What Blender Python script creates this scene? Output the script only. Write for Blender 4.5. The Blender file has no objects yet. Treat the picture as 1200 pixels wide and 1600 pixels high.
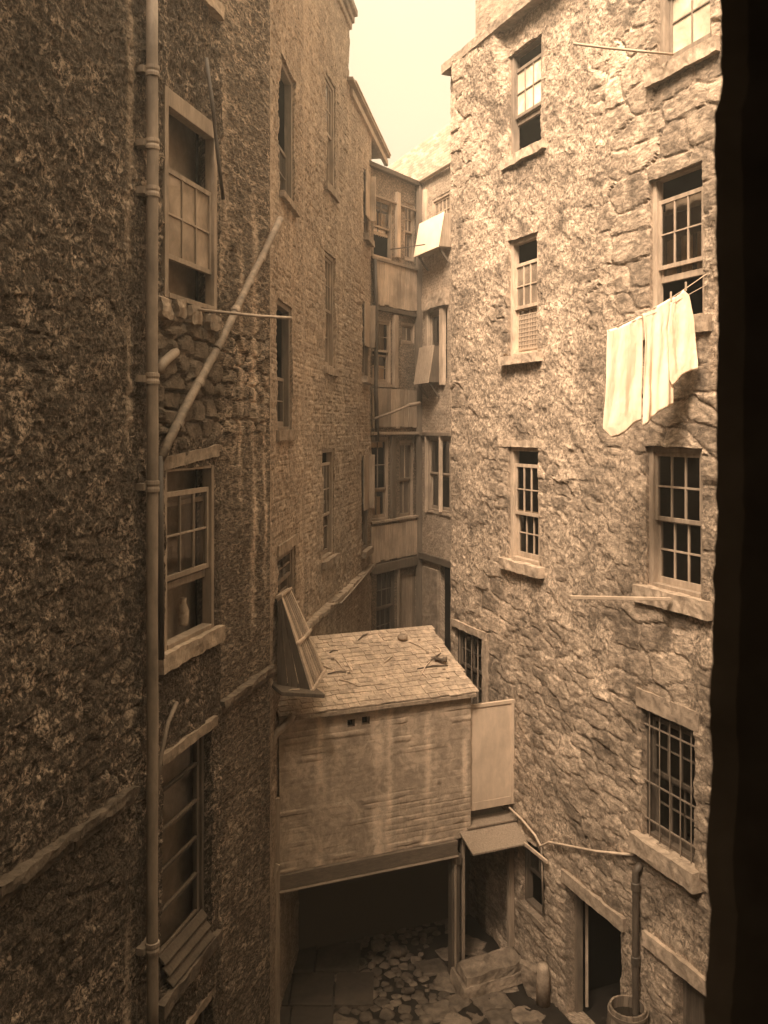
import bpy, math, random
import numpy as np
from mathutils import Vector, Matrix, noise as mnoise

random.seed(7)
S = bpy.context.scene
C = S.collection
H = 8.1                      # eye height above the yard
F, CX, CY = 1400.0, 600.0, 670.0

def at(px, py, Y):
    return Vector(((px-CX)/F*Y, Y, H-(py-CY)/F*Y))

# ------------------------------------------------------------------ numpy noise
def _h(ix, iy, seed):
    n = (ix.astype(np.int64)*374761393 + iy.astype(np.int64)*668265263 + seed*1274126177) & 0xffffffff
    n = ((n ^ (n >> 13))*1274126177) & 0xffffffff
    n = ((n ^ (n >> 16))*2246822519) & 0xffffffff
    n = n ^ (n >> 15)
    return (n & 0xffffff)/float(0x1000000)

def vn(x, y, seed=0):
    ix = np.floor(x); iy = np.floor(y)
    fx = x-ix; fy = y-iy
    fx = fx*fx*fx*(fx*(fx*6-15)+10); fy = fy*fy*fy*(fy*(fy*6-15)+10)
    a = _h(ix, iy, seed); b = _h(ix+1, iy, seed); c = _h(ix, iy+1, seed); d = _h(ix+1, iy+1, seed)
    return (a*(1-fx)+b*fx)*(1-fy)+(c*(1-fx)+d*fx)*fy

def fbm(x, y, octv=4, seed=0, gain=.5):
    s = 0; a = 1.0; t = 0
    for i in range(octv):
        s = s+a*vn(x*2**i+17.3*i, y*2**i+9.1*i, seed+i); t += a; a *= gain
    return s/t*2-1

def ridged(x, y, octv=4, seed=0, gain=.55):
    s = 0; a = 1.0; t = 0
    for i in range(octv):
        s = s+a*(1-np.abs(vn(x*2**i+7.7*i, y*2**i+3.3*i, seed+i)*2-1)); t += a; a *= gain
    return s/t

def sst(a, b, x):
    t = np.clip((x-a)/(b-a), 0, 1)
    return t*t*(3-2*t)

def stones(u, z, seed, rh=.33, w0=.42, w1=.95, joint=.03):
    zz = z+.07*fbm(u*.8, z*.8, 2, seed+50)
    zz = zz+.05*fbm(u*2.1, z*2.1, 2, seed+55); r = np.floor(zz/rh)
    rw = w0+(w1-w0)*_h(r, r*0+3, seed+1)
    uu = (u+.05*fbm(u*1.3, z*1.3, 2, seed+60))/rw+_h(r, r*0+7, seed+2)*9
    c = np.floor(uu)
    du = np.minimum(uu-c, 1-(uu-c))*rw
    dz = np.minimum(zz/rh-r, 1-(zz/rh-r))*rh
    e = np.minimum(du, dz)+.012*fbm(u*9, z*9, 2, seed+70)
    rnd = _h(c, r, seed+4)
    tilt = ((zz/rh-r)-.5)*(_h(c, r, seed+5)-.5)
    return sst(0, joint, e), rnd, tilt

def voro(u, z, sx, sz, seed, jit=.85):
    """irregular stone cells: distance to the joint (m), per-stone random, facet tilt"""
    x = u/sx; y = z/sz
    row = np.floor(y); x = x+.5*(row % 2)*0
    ix = np.floor(x); iy = np.floor(y)
    f1 = np.full(u.shape, 9.); f2 = np.full(u.shape, 9.); rid = np.zeros(u.shape); px = np.zeros(u.shape); py = np.zeros(u.shape)
    for dx in (-1, 0, 1):
        for dy in (-1, 0, 1):
            cx = ix+dx; cy = iy+dy
            qx = cx+.5+(_h(cx, cy, seed)-.5)*jit+.5*(cy % 2); qy = cy+.5+(_h(cx, cy, seed+1)-.5)*jit*.7
            d = np.maximum(np.abs(x+0*qx-qx)*.9, np.abs(y-qy))*.6+.4*np.hypot(x-qx, y-qy)
            c = d < f1
            f2 = np.where(c, f1, np.minimum(f2, d)); rid = np.where(c, _h(cx, cy, seed+2), rid)
            px = np.where(c, x-qx, px); py = np.where(c, y-qy, py); f1 = np.where(c, d, f1)
    e = (f2-f1)*min(sx, sz)*.7
    tilt = px*(rid*7 % 1-.5)+py*(rid*13 % 1-.62)
    return e, rid, tilt

# ------------------------------------------------------------------ materials
def sep(t):
    return (min(1, t*1.23), t*.95, t*.70, 1)

class NT:
    def __init__(s, name):
        s.m = bpy.data.materials.new(name); s.m.use_nodes = True
        s.t = s.m.node_tree; s.n = s.t.nodes; s.l = s.t.links
        s.b = s.n['Principled BSDF']; s.out = s.n['Material Output']
    def add(s, typ, **kw):
        n = s.n.new(typ)
        for k, v in kw.items(): setattr(n, k, v)
        return n
    def link(s, a, b): s.l.new(a, b)
    def coord(s, uv=False, scale=(1, 1, 1), rot=(0, 0, 0)):
        tc = s.add('ShaderNodeTexCoord'); mp = s.add('ShaderNodeMapping')
        mp.inputs['Scale'].default_value = scale; mp.inputs['Rotation'].default_value = rot
        s.link(tc.outputs['UV' if uv else 'Object'], mp.inputs['Vector'])
        return mp.outputs['Vector']
    def noise(s, vec, scale, detail=8, rough=.6, dist=0):
        n = s.add('ShaderNodeTexNoise')
        n.inputs['Scale'].default_value = scale; n.inputs['Detail'].default_value = detail
        n.inputs['Roughness'].default_value = rough; n.inputs['Distortion'].default_value = dist
        s.link(vec, n.inputs['Vector']); return n.outputs['Fac']
    def ramp(s, fac, stops, col=True):
        r = s.add('ShaderNodeValToRGB'); e = r.color_ramp.elements
        while len(e) < len(stops): e.new(.5)
        for el, (p, v) in zip(e, stops):
            el.position = p; el.color = sep(v) if col else (v, v, v, 1)
        s.link(fac, r.inputs['Fac']); return r.outputs['Color']
    def math(s, op, a, b=None, clamp=False):
        m = s.add('ShaderNodeMath', operation=op); m.use_clamp = clamp
        for i, x in enumerate((a, b)):
            if x is None: continue
            if isinstance(x, (int, float)): m.inputs[i].default_value = x
            else: s.link(x, m.inputs[i])
        return m.outputs[0]
    def mix(s, fac, a, b, mode='MIX'):
        m = s.add('ShaderNodeMix', data_type='RGBA', blend_type=mode)
        for sock, x in ((m.inputs[0], fac), (m.inputs[6], a), (m.inputs[7], b)):
            if isinstance(x, (int, float)): sock.default_value = x
            elif isinstance(x, tuple): sock.default_value = x
            else: s.link(x, sock)
        return m.outputs[2]
    def attr(s, name):
        a = s.add('ShaderNodeAttribute'); a.attribute_name = name; return a.outputs['Fac']
    def bump(s, h, strength=.5, dist=.02, prev=None):
        b = s.add('ShaderNodeBump'); b.inputs['Strength'].default_value = strength; b.inputs['Distance'].default_value = dist
        s.link(h, b.inputs['Height'])
        if prev: s.link(prev, b.inputs['Normal'])
        return b.outputs['Normal']
    def done(s, col, nrm=None, rough=.9, spec=.2):
        if isinstance(col, tuple): s.b.inputs['Base Color'].default_value = col
        else: s.link(col, s.b.inputs['Base Color'])
        if nrm: s.link(nrm, s.b.inputs['Normal'])
        s.b.inputs['Roughness'].default_value = rough
        s.b.inputs['Specular IOR Level'].default_value = spec
        return s.m

def tint(k, col, name='rnd', lo=.7, hi=1.3):
    """multiply by the per-piece random attribute"""
    a = k.attr(name)
    f = k.math('ADD', k.math('MULTIPLY', a, hi-lo), lo)
    cmb = k.add('ShaderNodeCombineColor')
    for i in range(3): k.link(f, cmb.inputs[i])
    return k.mix(1.0, col, cmb.outputs[0], 'MULTIPLY')

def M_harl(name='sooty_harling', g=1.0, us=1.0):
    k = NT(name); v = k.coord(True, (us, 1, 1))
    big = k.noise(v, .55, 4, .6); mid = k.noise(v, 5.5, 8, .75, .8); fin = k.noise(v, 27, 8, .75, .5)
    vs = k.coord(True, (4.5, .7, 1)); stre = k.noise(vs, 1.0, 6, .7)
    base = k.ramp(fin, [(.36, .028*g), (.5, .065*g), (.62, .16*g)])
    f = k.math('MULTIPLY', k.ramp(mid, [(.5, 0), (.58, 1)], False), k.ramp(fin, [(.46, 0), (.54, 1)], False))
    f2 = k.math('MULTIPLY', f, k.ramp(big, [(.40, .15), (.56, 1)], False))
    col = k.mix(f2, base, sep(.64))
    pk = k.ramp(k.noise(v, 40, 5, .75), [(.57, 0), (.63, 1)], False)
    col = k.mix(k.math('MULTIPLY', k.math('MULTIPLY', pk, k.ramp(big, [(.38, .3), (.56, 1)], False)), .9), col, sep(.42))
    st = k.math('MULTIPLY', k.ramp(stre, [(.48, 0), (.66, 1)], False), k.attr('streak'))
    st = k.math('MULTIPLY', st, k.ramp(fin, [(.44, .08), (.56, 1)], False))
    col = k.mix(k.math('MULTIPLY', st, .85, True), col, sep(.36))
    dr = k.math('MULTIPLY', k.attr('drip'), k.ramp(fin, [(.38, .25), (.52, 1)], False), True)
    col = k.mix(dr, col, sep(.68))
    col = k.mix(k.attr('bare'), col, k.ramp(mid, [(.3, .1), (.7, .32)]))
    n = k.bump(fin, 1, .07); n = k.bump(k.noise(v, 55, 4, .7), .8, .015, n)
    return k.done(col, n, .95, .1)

def M_stone():
    k = NT('weathered_rubble'); v = k.coord(True)
    big = k.noise(v, .45, 4, .55); mid = k.noise(v, 4.0, 8, .7, .8); fin = k.noise(v, 19, 8, .75, .6)
    harl = k.ramp(fin, [(.37, .08), (.46, .24), (.54, .42), (.62, .62)])
    sm = k.noise(k.coord(True, (3, 9, 1)), 2.5, 8, .7, .5)
    sto = tint(k, k.ramp(sm, [(.35, .15), (.5, .34), (.63, .58)]), 'rnd', .6, 1.3)
    col = k.mix(k.attr('ash'), harl, sto)
    dark = k.math('MULTIPLY', k.ramp(mid, [(.38, 1), (.48, 0)], False), .6)
    col = k.mix(dark, col, sep(.11))
    wt = k.noise(k.coord(True, (5, .35, 1)), .8, 6, .7)
    col = k.mix(k.math('MULTIPLY', k.ramp(wt, [(.55, 0), (.75, 1)], False), .4), col, sep(.12))
    col = k.mix(k.ramp(big, [(.35, .3), (.6, 0)], False), col, sep(.16))
    scr = k.math('MULTIPLY', k.ramp(k.noise(v, 7, 7, .75, .9), [(.55, 0), (.61, 1)], False), k.ramp(k.noise(v, 31, 6, .75), [(.44, 0), (.54, 1)], False))
    col = k.mix(k.math('MULTIPLY', scr, .6), col, sep(.58))
    pit = k.ramp(k.noise(v, 27, 5, .75, 1.2), [(.36, 1), (.43, 0)], False)
    col = k.mix(k.math('MULTIPLY', pit, .7), col, sep(.05))
    pa = k.ramp(k.noise(v, 1.3, 5, .62, .7), [(.34, .55), (.5, .95), (.66, 1.2)], False)
    col = k.mix(1.0, col, pa, 'MULTIPLY')
    n = k.bump(fin, .9, .035); n = k.bump(k.noise(v, 60, 4, .7), .6, .010, n)
    return k.done(col, n, .92, .15)

def M_brick(name, lo, hi, mort, streak=.5, sz=(.23, .075), wash=0.0, fs=22, fb=.7):
    k = NT(name); v = k.coord(True)
    wob = k.noise(v, 2.5, 3, .5)
    va = k.add('ShaderNodeVectorMath', operation='ADD'); k.link(v, va.inputs[0])
    cmb = k.add('ShaderNodeCombineXYZ'); k.link(k.math('MULTIPLY', wob, .05), cmb.inputs[1]); k.link(cmb.outputs[0], va.inputs[1])
    br = k.add('ShaderNodeTexBrick'); br.inputs['Scale'].default_value = 1
    br.inputs['Brick Width'].default_value = sz[0]; br.inputs['Row Height'].default_value = sz[1]
    br.inputs['Mortar Size'].default_value = .009; br.inputs['Mortar Smooth'].default_value = .5
    br.inputs['Color1'].default_value = sep(lo); br.inputs['Color2'].default_value = sep(hi); br.inputs['Mortar'].default_value = sep(mort)
    k.link(va.outputs[0], br.inputs['Vector'])
    mid = k.noise(v, 3.5, 8, .72, .6); fin = k.noise(v, fs, 8, .72, .5)
    col = k.mix(.55 if not wash else .3, br.outputs['Color'], k.ramp(fin, [(.37, .04), (.5, (lo+hi)*.55), (.62, .5)]))
    col = k.mix(k.math('MULTIPLY', k.ramp(mid, [(.52, 0), (.6, 1)], False), .6), col, sep((lo+hi)*1.0))
    stre = k.noise(k.coord(True, (7, .5, 1)), 1.1, 6, .7)
    col = k.mix(k.math('MULTIPLY', k.ramp(stre, [(.56, 0), (.75, 1)], False), streak), col, sep(.38 if not wash else .62))
    col = k.mix(k.math('MULTIPLY', k.ramp(stre, [(.25, 1), (.42, 0)], False), .5 if not wash else .3), col, sep(.07))
    col = k.mix(k.math('MULTIPLY', k.attr('drip'), k.ramp(fin, [(.36, .4 if wash else .3), (.55, 1)], False), True), col, sep(.66 if wash else .42))
    if wash: col = k.mix(wash, col, k.ramp(fin, [(.3, .26), (.7, .46)]))
    n = k.bump(br.outputs['Fac'], -.5 if not wash else -.14, .012); n = k.bump(fin, fb, .03, n)
    return k.done(col, n, .92, .15)

def M_noise(name, lo, hi, scale=8, stretch=(1, 1, 1), bump=.4, bd=.01, rough=.85, vary=(.75, 1.25), spec=.25, detail=8, stain=.4):
    k = NT(name); v = k.coord(False, stretch)
    a = k.noise(v, scale, detail, .68, .3); b = k.noise(k.coord(), 1.7, 5, .6)
    col = k.ramp(a, [(.3, lo), (.5, (lo+hi)/2), (.7, hi)])
    col = k.mix(k.math('MULTIPLY', k.ramp(b, [(.35, 1), (.55, 0)], False), stain), col, sep(lo*.6))
    col = tint(k, col, 'rnd', *vary)
    return k.done(col, k.bump(a, bump, bd), rough, spec)

def M_plain(name, t, rough=.9, spec=.1):
    k = NT(name); v = k.coord()
    return k.done(k.ramp(k.noise(v, 6, 4), [(.3, t*.7), (.7, t*1.3)]), None, rough, spec)

def M_glass(name, dust_glare, tone, refl=1.0):
    k = NT(name)
    for n in list(k.n):
        if n != k.out: k.n.remove(n)
    tr = k.add('ShaderNodeBsdfTransparent'); tr.inputs[0].default_value = (.85, .82, .76, 1)
    gl = k.add('ShaderNodeBsdfGlossy'); gl.inputs['Roughness'].default_value = .04
    df = k.add('ShaderNodeBsdfDiffuse')
    v = k.coord(); nz = k.noise(v, 3.0, 5, .6, .4)
    k.link(k.ramp(nz, [(.3, tone*.7), (.7, tone*1.2)]), df.inputs[0])
    fr = k.add('ShaderNodeFresnel'); fr.inputs[0].default_value = 1.5
    k.link(k.bump(k.noise(v, 2.0, 2), .05, .02), gl.inputs['Normal'])
    m1 = k.add('ShaderNodeMixShader'); m2 = k.add('ShaderNodeMixShader')
    k.link(k.math('MULTIPLY', k.ramp(nz, [(.25, .5), (.75, 1)], False), dust_glare), m1.inputs[0])
    k.link(tr.outputs[0], m1.inputs[1]); k.link(df.outputs[0], m1.inputs[2])
    k.link(k.math('MULTIPLY', fr.outputs[0], 1.6*refl, True), m2.inputs[0]); k.link(m1.outputs[0], m2.inputs[1]); k.link(gl.outputs[0], m2.inputs[2])
    k.link(m2.outputs[0], k.out.inputs['Surface'])
    return k.m

MT = dict(
    harl=M_harl(g=1.3), harl2=M_harl('streaked_harling', 1.9, .4), stone=M_stone(),
    brick=M_brick('old_brickwork', .17, .29, .09, .7),
    washbrick=M_brick('limewashed_brick', .24, .28, .23, .6, (.26, .085), .25, 9, .25),
    gapbrick=M_brick('dark_brick', .08, .14, .05, .25),
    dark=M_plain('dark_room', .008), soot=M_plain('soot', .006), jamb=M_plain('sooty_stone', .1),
    sill=M_noise('sill_stone', .16, .52, 9, (1, 1, 1), .7, .02, .9, (.85, 1.15), .15, stain=.3),
    corn=M_noise('worn_cornice', .12, .38, 7, (1, 1, 2), .8, .03, .9, (.9, 1.1), .15),
    pipe2=M_noise('rusty_pale_pipe', .10, .34, 11, (1, 1, 1), .4, .006, .7, (.85, 1.15), .3),
    dsill=M_noise('sooty_sill_stone', .12, .36, 9, (1, 1, 1), .7, .02, .9, (.85, 1.15), .15),
    paint=M_noise('old_white_paint', .22, .46, 14, (1, 1, .25), .25, .004, .6, (.9, 1.1), .3, stain=.35),
    mpaint=M_noise('faded_paint', .17, .36, 14, (1, 1, .22), .3, .004, .65, (.85, 1.15), .3),
    ledge=M_noise('sooty_ledge', .04, .17, 9, (1, 1, 1), .9, .03, .9, (.7, 1.3), .15),
    dpaint=M_noise('grimy_paint', .10, .24, 14, (1, 1, .2), .3, .004, .7, (.85, 1.15), .3),
    wood=M_noise('weathered_boards', .15, .36, 7, (6, 6, .35), .5, .008, .85, (.7, 1.3), .15),
    pale=M_noise('pale_boards', .2, .52, 7, (6, 6, .3), .4, .006, .8, (.8, 1.15), .15, stain=.55),
    dwood=M_noise('dark_timber', .05, .14, 7, (6, 6, .35), .5, .008, .85, (.7, 1.3), .15),
    beam=M_noise('beam_timber', .10, .24, 6, (1.5, 1.5, 9), .5, .008, .8, (.8, 1.2), .15),
    board=M_noise('whitewashed_board', .40, .56, 5, (1.5, 1.5, .5), .15, .004, .8, (.95, 1.05), .15, stain=.35),
    pipe=M_noise('painted_iron_pipe', .15, .34, 11, (1, 1, .3), .35, .004, .6, (.8, 1.2), .4),
    dpipe=M_noise('black_iron_pipe', .04, .09, 11, (1, 1, .3), .35, .004, .55, (.8, 1.2), .4),
    iron=M_noise('iron_bar', .12, .25, 20, (1, 1, 1), .3, .002, .6, (.8, 1.2), .4),
    pole=M_noise('pole_wood', .28, .5, 10, (1, 1, 1), .3, .003, .8, (.8, 1.2), .2),
    slate=M_noise('mossy_slate', .18, .54, 13, (1, 1, 1), 1.0, .02, .9, (.82, 1.1), .15, stain=.3),
    roofslate=M_noise('far_slate', .22, .40, 7, (1, 1, 1), .5, .012, .85, (.75, 1.25), .2),
    cobble=M_noise('cobble', .05, .22, 8, (1, 1, 1), .6, .012, .75, (.6, 1.35), .3),
    flag=M_noise('flagstone', .035, .09, 5, (1, 1, 1), .5, .012, .75, (.7, 1.25), .3),
    mud=M_noise('wet_mud', .012, .03, 6, (1, 1, 1), .6, .02, .8, (.9, 1.1), .2),
    boulder=M_noise('boulder', .06, .34, 5, (1, 1, 1), .9, .03, .9, (.95, 1.05), .15),
    barrel=M_noise('barrel_staves', .10, .24, 7, (5, 5, .4), .5, .006, .8, (.7, 1.3), .2),
    water=M_plain('dark_water', .02, .05, .5),
    white=M_noise('limewash', .68, .84, 5, (1, 1, 1), .1, .003, .8, (.95, 1.05), .15, stain=.1),
    straw=M_noise('straw', .3, .55, 9), 
    grey=M_glass('filmy_glass', .95, .36, .3), dim=M_glass('unlit_glass', .05, .08, .35),
    clear=M_glass('window_glass', .05, .10), skyglare=M_glass('painted_glare_glass', .92, .85), dusty=M_glass('dusty_glass', .75, .30), far=M_glass('murky_glass', .45, .3, 1.5),  # topmost right-wall panes: reflected sky painted in as a pale diffuse colour
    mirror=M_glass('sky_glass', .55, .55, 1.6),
)
def M_cloth(name, t, lace=False):
    k = NT(name); v = k.coord()
    col = k.ramp(k.noise(v, 5, 5), [(.3, t*.93), (.7, t)])
    n = k.bump(k.noise(v, 9, 5, .6), .25, .02)
    k.done(col, n, .95, .05)
    k.b.inputs['Subsurface Weight'].default_value = 0
    return k.m
MT['cloth'] = M_cloth('white_linen', .84); MT['curtain'] = M_cloth('curtain_cotton', .72); MT['net'] = M_cloth('grey_lace', .34)

# ------------------------------------------------------------------ mesh builder
class MB:
    def __init__(s): s.v = []; s.f = []; s.r = []; s.m = []
    def add(s, verts, faces, mi=0, rnd=None):
        o = len(s.v); s.v.extend([tuple(p) for p in verts])
        r = random.random() if rnd is None else rnd
        for f in faces: s.f.append([i+o for i in f]); s.r.append(r); s.m.append(mi)
    def hexa(s, p, mi=0, rnd=None):       # p: 4 bottom (ccw) + 4 top
        s.add(p, [(3, 2, 1, 0), (4, 5, 6, 7), (0, 1, 5, 4), (1, 2, 6, 5), (2, 3, 7, 6), (3, 0, 4, 7)], mi, rnd)
    def loc(s, W, u0, u1, z0, z1, w0, w1, mi=0, rnd=None):
        s.hexa([W.pt(u0, z0, w0), W.pt(u1, z0, w0), W.pt(u1, z0, w1), W.pt(u0, z0, w1),
                W.pt(u0, z1, w0), W.pt(u1, z1, w0), W.pt(u1, z1, w1), W.pt(u0, z1, w1)], mi, rnd)
    def box(s, a, b, mi=0, rnd=None):
        x0, y0, z0 = a; x1, y1, z1 = b
        s.hexa([(x0, y0, z0), (x1, y0, z0), (x1, y1, z0), (x0, y1, z0), (x0, y0, z1), (x1, y0, z1), (x1, y1, z1), (x0, y1, z1)], mi, rnd)
    def bar(s, a, b, wx, wy, up=None, mi=0, rnd=None):
        a = Vector(a); b = Vector(b); d = (b-a).normalized()
        up = Vector(up) if up else (Vector((0, 0, 1)) if abs(d.z) < .9 else Vector((1, 0, 0)))
        x = d.cross(up).normalized(); y = x.cross(d).normalized()
        q = [(-1, -1), (1, -1), (1, 1), (-1, 1)]
        s.hexa([a+x*i*wx/2+y*j*wy/2 for i, j in q]+[b+x*i*wx/2+y*j*wy/2 for i, j in q], mi, rnd)
    def tube(s, pts, rad, seg=14, mi=0, rnd=None, cap=True):
        pts = [Vector(p) for p in pts]; n = len(pts)
        if isinstance(rad, (int, float)): rad = [rad]*n
        vs = []; prev = None
        for i, p in enumerate(pts):
            d = (pts[min(i+1, n-1)]-pts[max(i-1, 0)]).normalized()
            if prev is None:
                up = Vector((0, 0, 1)) if abs(d.z) < .9 else Vector((1, 0, 0))
                x = d.cross(up).normalized()
            else:
                x = (prev-d*prev.dot(d)).normalized()
            prev = x; y = d.cross(x)
            for k in range(seg):
                t = 2*math.pi*k/seg
                vs.append(p+x*math.cos(t)*rad[i]+y*math.sin(t)*rad[i])
        fs = []
        for i in range(n-1):
            for k in range(seg):
                k2 = (k+1) % seg
                fs.append((i*seg+k, i*seg+k2, (i+1)*seg+k2, (i+1)*seg+k))
        if cap: fs.append(tuple(range(seg-1, -1, -1))); fs.append(tuple(range((n-1)*seg, n*seg)))
        s.add(vs, fs, mi, rnd)
    def lathe(s, c, prof, seg=28, mi=0, rnd=None):
        c = Vector(c); vs = []; fs = []
        for r, z in prof:
            for k in range(seg):
                t = 2*math.pi*k/seg; vs.append(c+Vector((r*math.cos(t), r*math.sin(t), z)))
        for i in range(len(prof)-1):
            for k in range(seg):
                k2 = (k+1) % seg; fs.append((i*seg+k, i*seg+k2, (i+1)*seg+k2, (i+1)*seg+k))
        s.add(vs, fs, mi, rnd)
    def rough(s, org, ax, ay, az, amp=.02, step=.06, fr=6.0, mi=0, rnd=None, sd=0, rnd_corner=.0):
        """a worn stone block: box spanned by ax, ay, az from org, subdivided and roughened"""
        org, ax, ay, az = map(Vector, (org, ax, ay, az))
        L = [max(2, int(a.length/step)) for a in (ax, ay, az)]
        idx = {}; vs = []; fs = []
        def vid(i, j, k):
            if (i, j, k) not in idx:
                a, b, c = i/L[0], j/L[1], k/L[2]
                if rnd_corner:
                    def rc(t): return t
                    q = Vector((a-.5, b-.5, c-.5))*2
                    l = max(q.length, 1e-6); mx = max(abs(q.x), abs(q.y), abs(q.z))
                    qs = q*(mx/l)*1.25
                    q = q.lerp(qs, rnd_corner)
                    a, b, c = q.x/2+.5, q.y/2+.5, q.z/2+.5
                p = org+ax*a+ay*b+az*c
                q = p*fr+Vector((sd, sd*1.7, 0))
                off = mnoise.noise_vector(q)*amp+mnoise.noise_vector(q*2.7)*amp*.5+mnoise.noise_vector(q*6.1)*amp*.22
                idx[(i, j, k)] = len(vs); vs.append(p+off)
            return idx[(i, j, k)]
        for axis in range(3):
            o1, o2 = [q for q in range(3) if q != axis]
            for e in (0, L[axis]):
                for i in range(L[o1]):
                    for j in range(L[o2]):
                        def g(a, b):
                            t = [0, 0, 0]; t[axis] = e; t[o1] = a; t[o2] = b; return vid(*t)
                        f = [g(i, j), g(i+1, j), g(i+1, j+1), g(i, j+1)]
                        fs.append(f)
        s.add(vs, fs, mi, rnd)

def mk_mesh(name, mb, mats, smooth=False):
    me = bpy.data.meshes.new(name)
    me.from_pydata(mb.v, [], mb.f); me.update()
    for m in mats: me.materials.append(m)
    a = me.attributes.new('rnd', 'FLOAT', 'FACE'); a.data.foreach_set('value', np.array(mb.r, np.float32))
    if len(mats) > 1: me.polygons.foreach_set('material_index', np.array(mb.m, np.int32))
    if smooth: me.polygons.foreach_set('use_smooth', np.ones(len(mb.f), bool))
    return me

def fixn(o):
    import bmesh
    bm = bmesh.new(); bm.from_mesh(o.data); bmesh.ops.recalc_face_normals(bm, faces=bm.faces); bm.to_mesh(o.data); bm.free()

def empty(name, loc, label, cat, group=None):
    o = bpy.data.objects.new(name, None); o.location = loc; C.objects.link(o)
    o['label'] = label; o['category'] = cat
    if group: o['group'] = group
    return o

OFF = {}
def part(name, mb, mats, parent, smooth=False, bevel=0, label=None, raw=False):
    if not isinstance(mats, (list, tuple)): mats = [mats]
    o = bpy.data.objects.new(name, mb if raw else mk_mesh(name, mb, mats, smooth)); C.objects.link(o)
    if not raw and name != 'pane': fixn(o)
    o.parent = parent
    r = parent
    t = Vector(parent.location)
    while r.parent: r = r.parent; t = t+Vector(r.location)
    if parent.parent is None or True:
        o.matrix_parent_inverse = Matrix.Translation(-Vector(OFF.get(parent.name, parent.location)))
    OFF[o.name] = (0, 0, 0)
    if bevel:
        b = o.modifiers.new('bevel', 'BEVEL'); b.width = bevel; b.segments = 2; b.limit_method = 'ANGLE'
    if label: o['label'] = label
    return o

def single(name, mb, mats, label, cat, group=None, smooth=False, bevel=0, kind=None):
    if not isinstance(mats, (list, tuple)): mats = [mats]
    a = np.array(mb.v); loc = Vector(((a[:, 0].min()+a[:, 0].max())/2, (a[:, 1].min()+a[:, 1].max())/2, a[:, 2].min()))
    mb.v = [tuple(Vector(p)-loc) for p in mb.v]
    o = bpy.data.objects.new(name, mk_mesh(name, mb, mats, smooth)); C.objects.link(o); fixn(o); o.location = loc
    if bevel:
        b = o.modifiers.new('bevel', 'BEVEL'); b.width = bevel; b.segments = 2; b.limit_method = 'ANGLE'
    if kind: o['kind'] = kind
    if label: o['label'] = label
    if cat: o['category'] = cat
    if group: o['group'] = group
    return o

# ------------------------------------------------------------------ walls
class Wall:
    def __init__(s, a, b, side=1):
        s.o = Vector(a); d = Vector(b)-s.o; s.L = d.length; s.d = d/s.L
        s.n = Vector((s.d.y, -s.d.x))*side
    def pt(s, u, z, w=0):
        p = s.o+s.d*u+s.n*w
        return Vector((p.x, p.y, z))
    def uz(s, px, py, w=0):
        rx = (px-CX)/F
        t = (s.o.dot(s.n)+w)/(rx*s.n.x+s.n.y)
        return (Vector((rx*t, t))-s.o).dot(s.d), H-(py-CY)/F*t
    def u(s, px, w=0): return s.uz(px, 0, w)[0]
    def z(s, px, py, w=0): return s.uz(px, py, w)[1]
    def P(s, px, py, w=0):
        u, z = s.uz(px, py, w); return s.pt(u, z, w)

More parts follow.
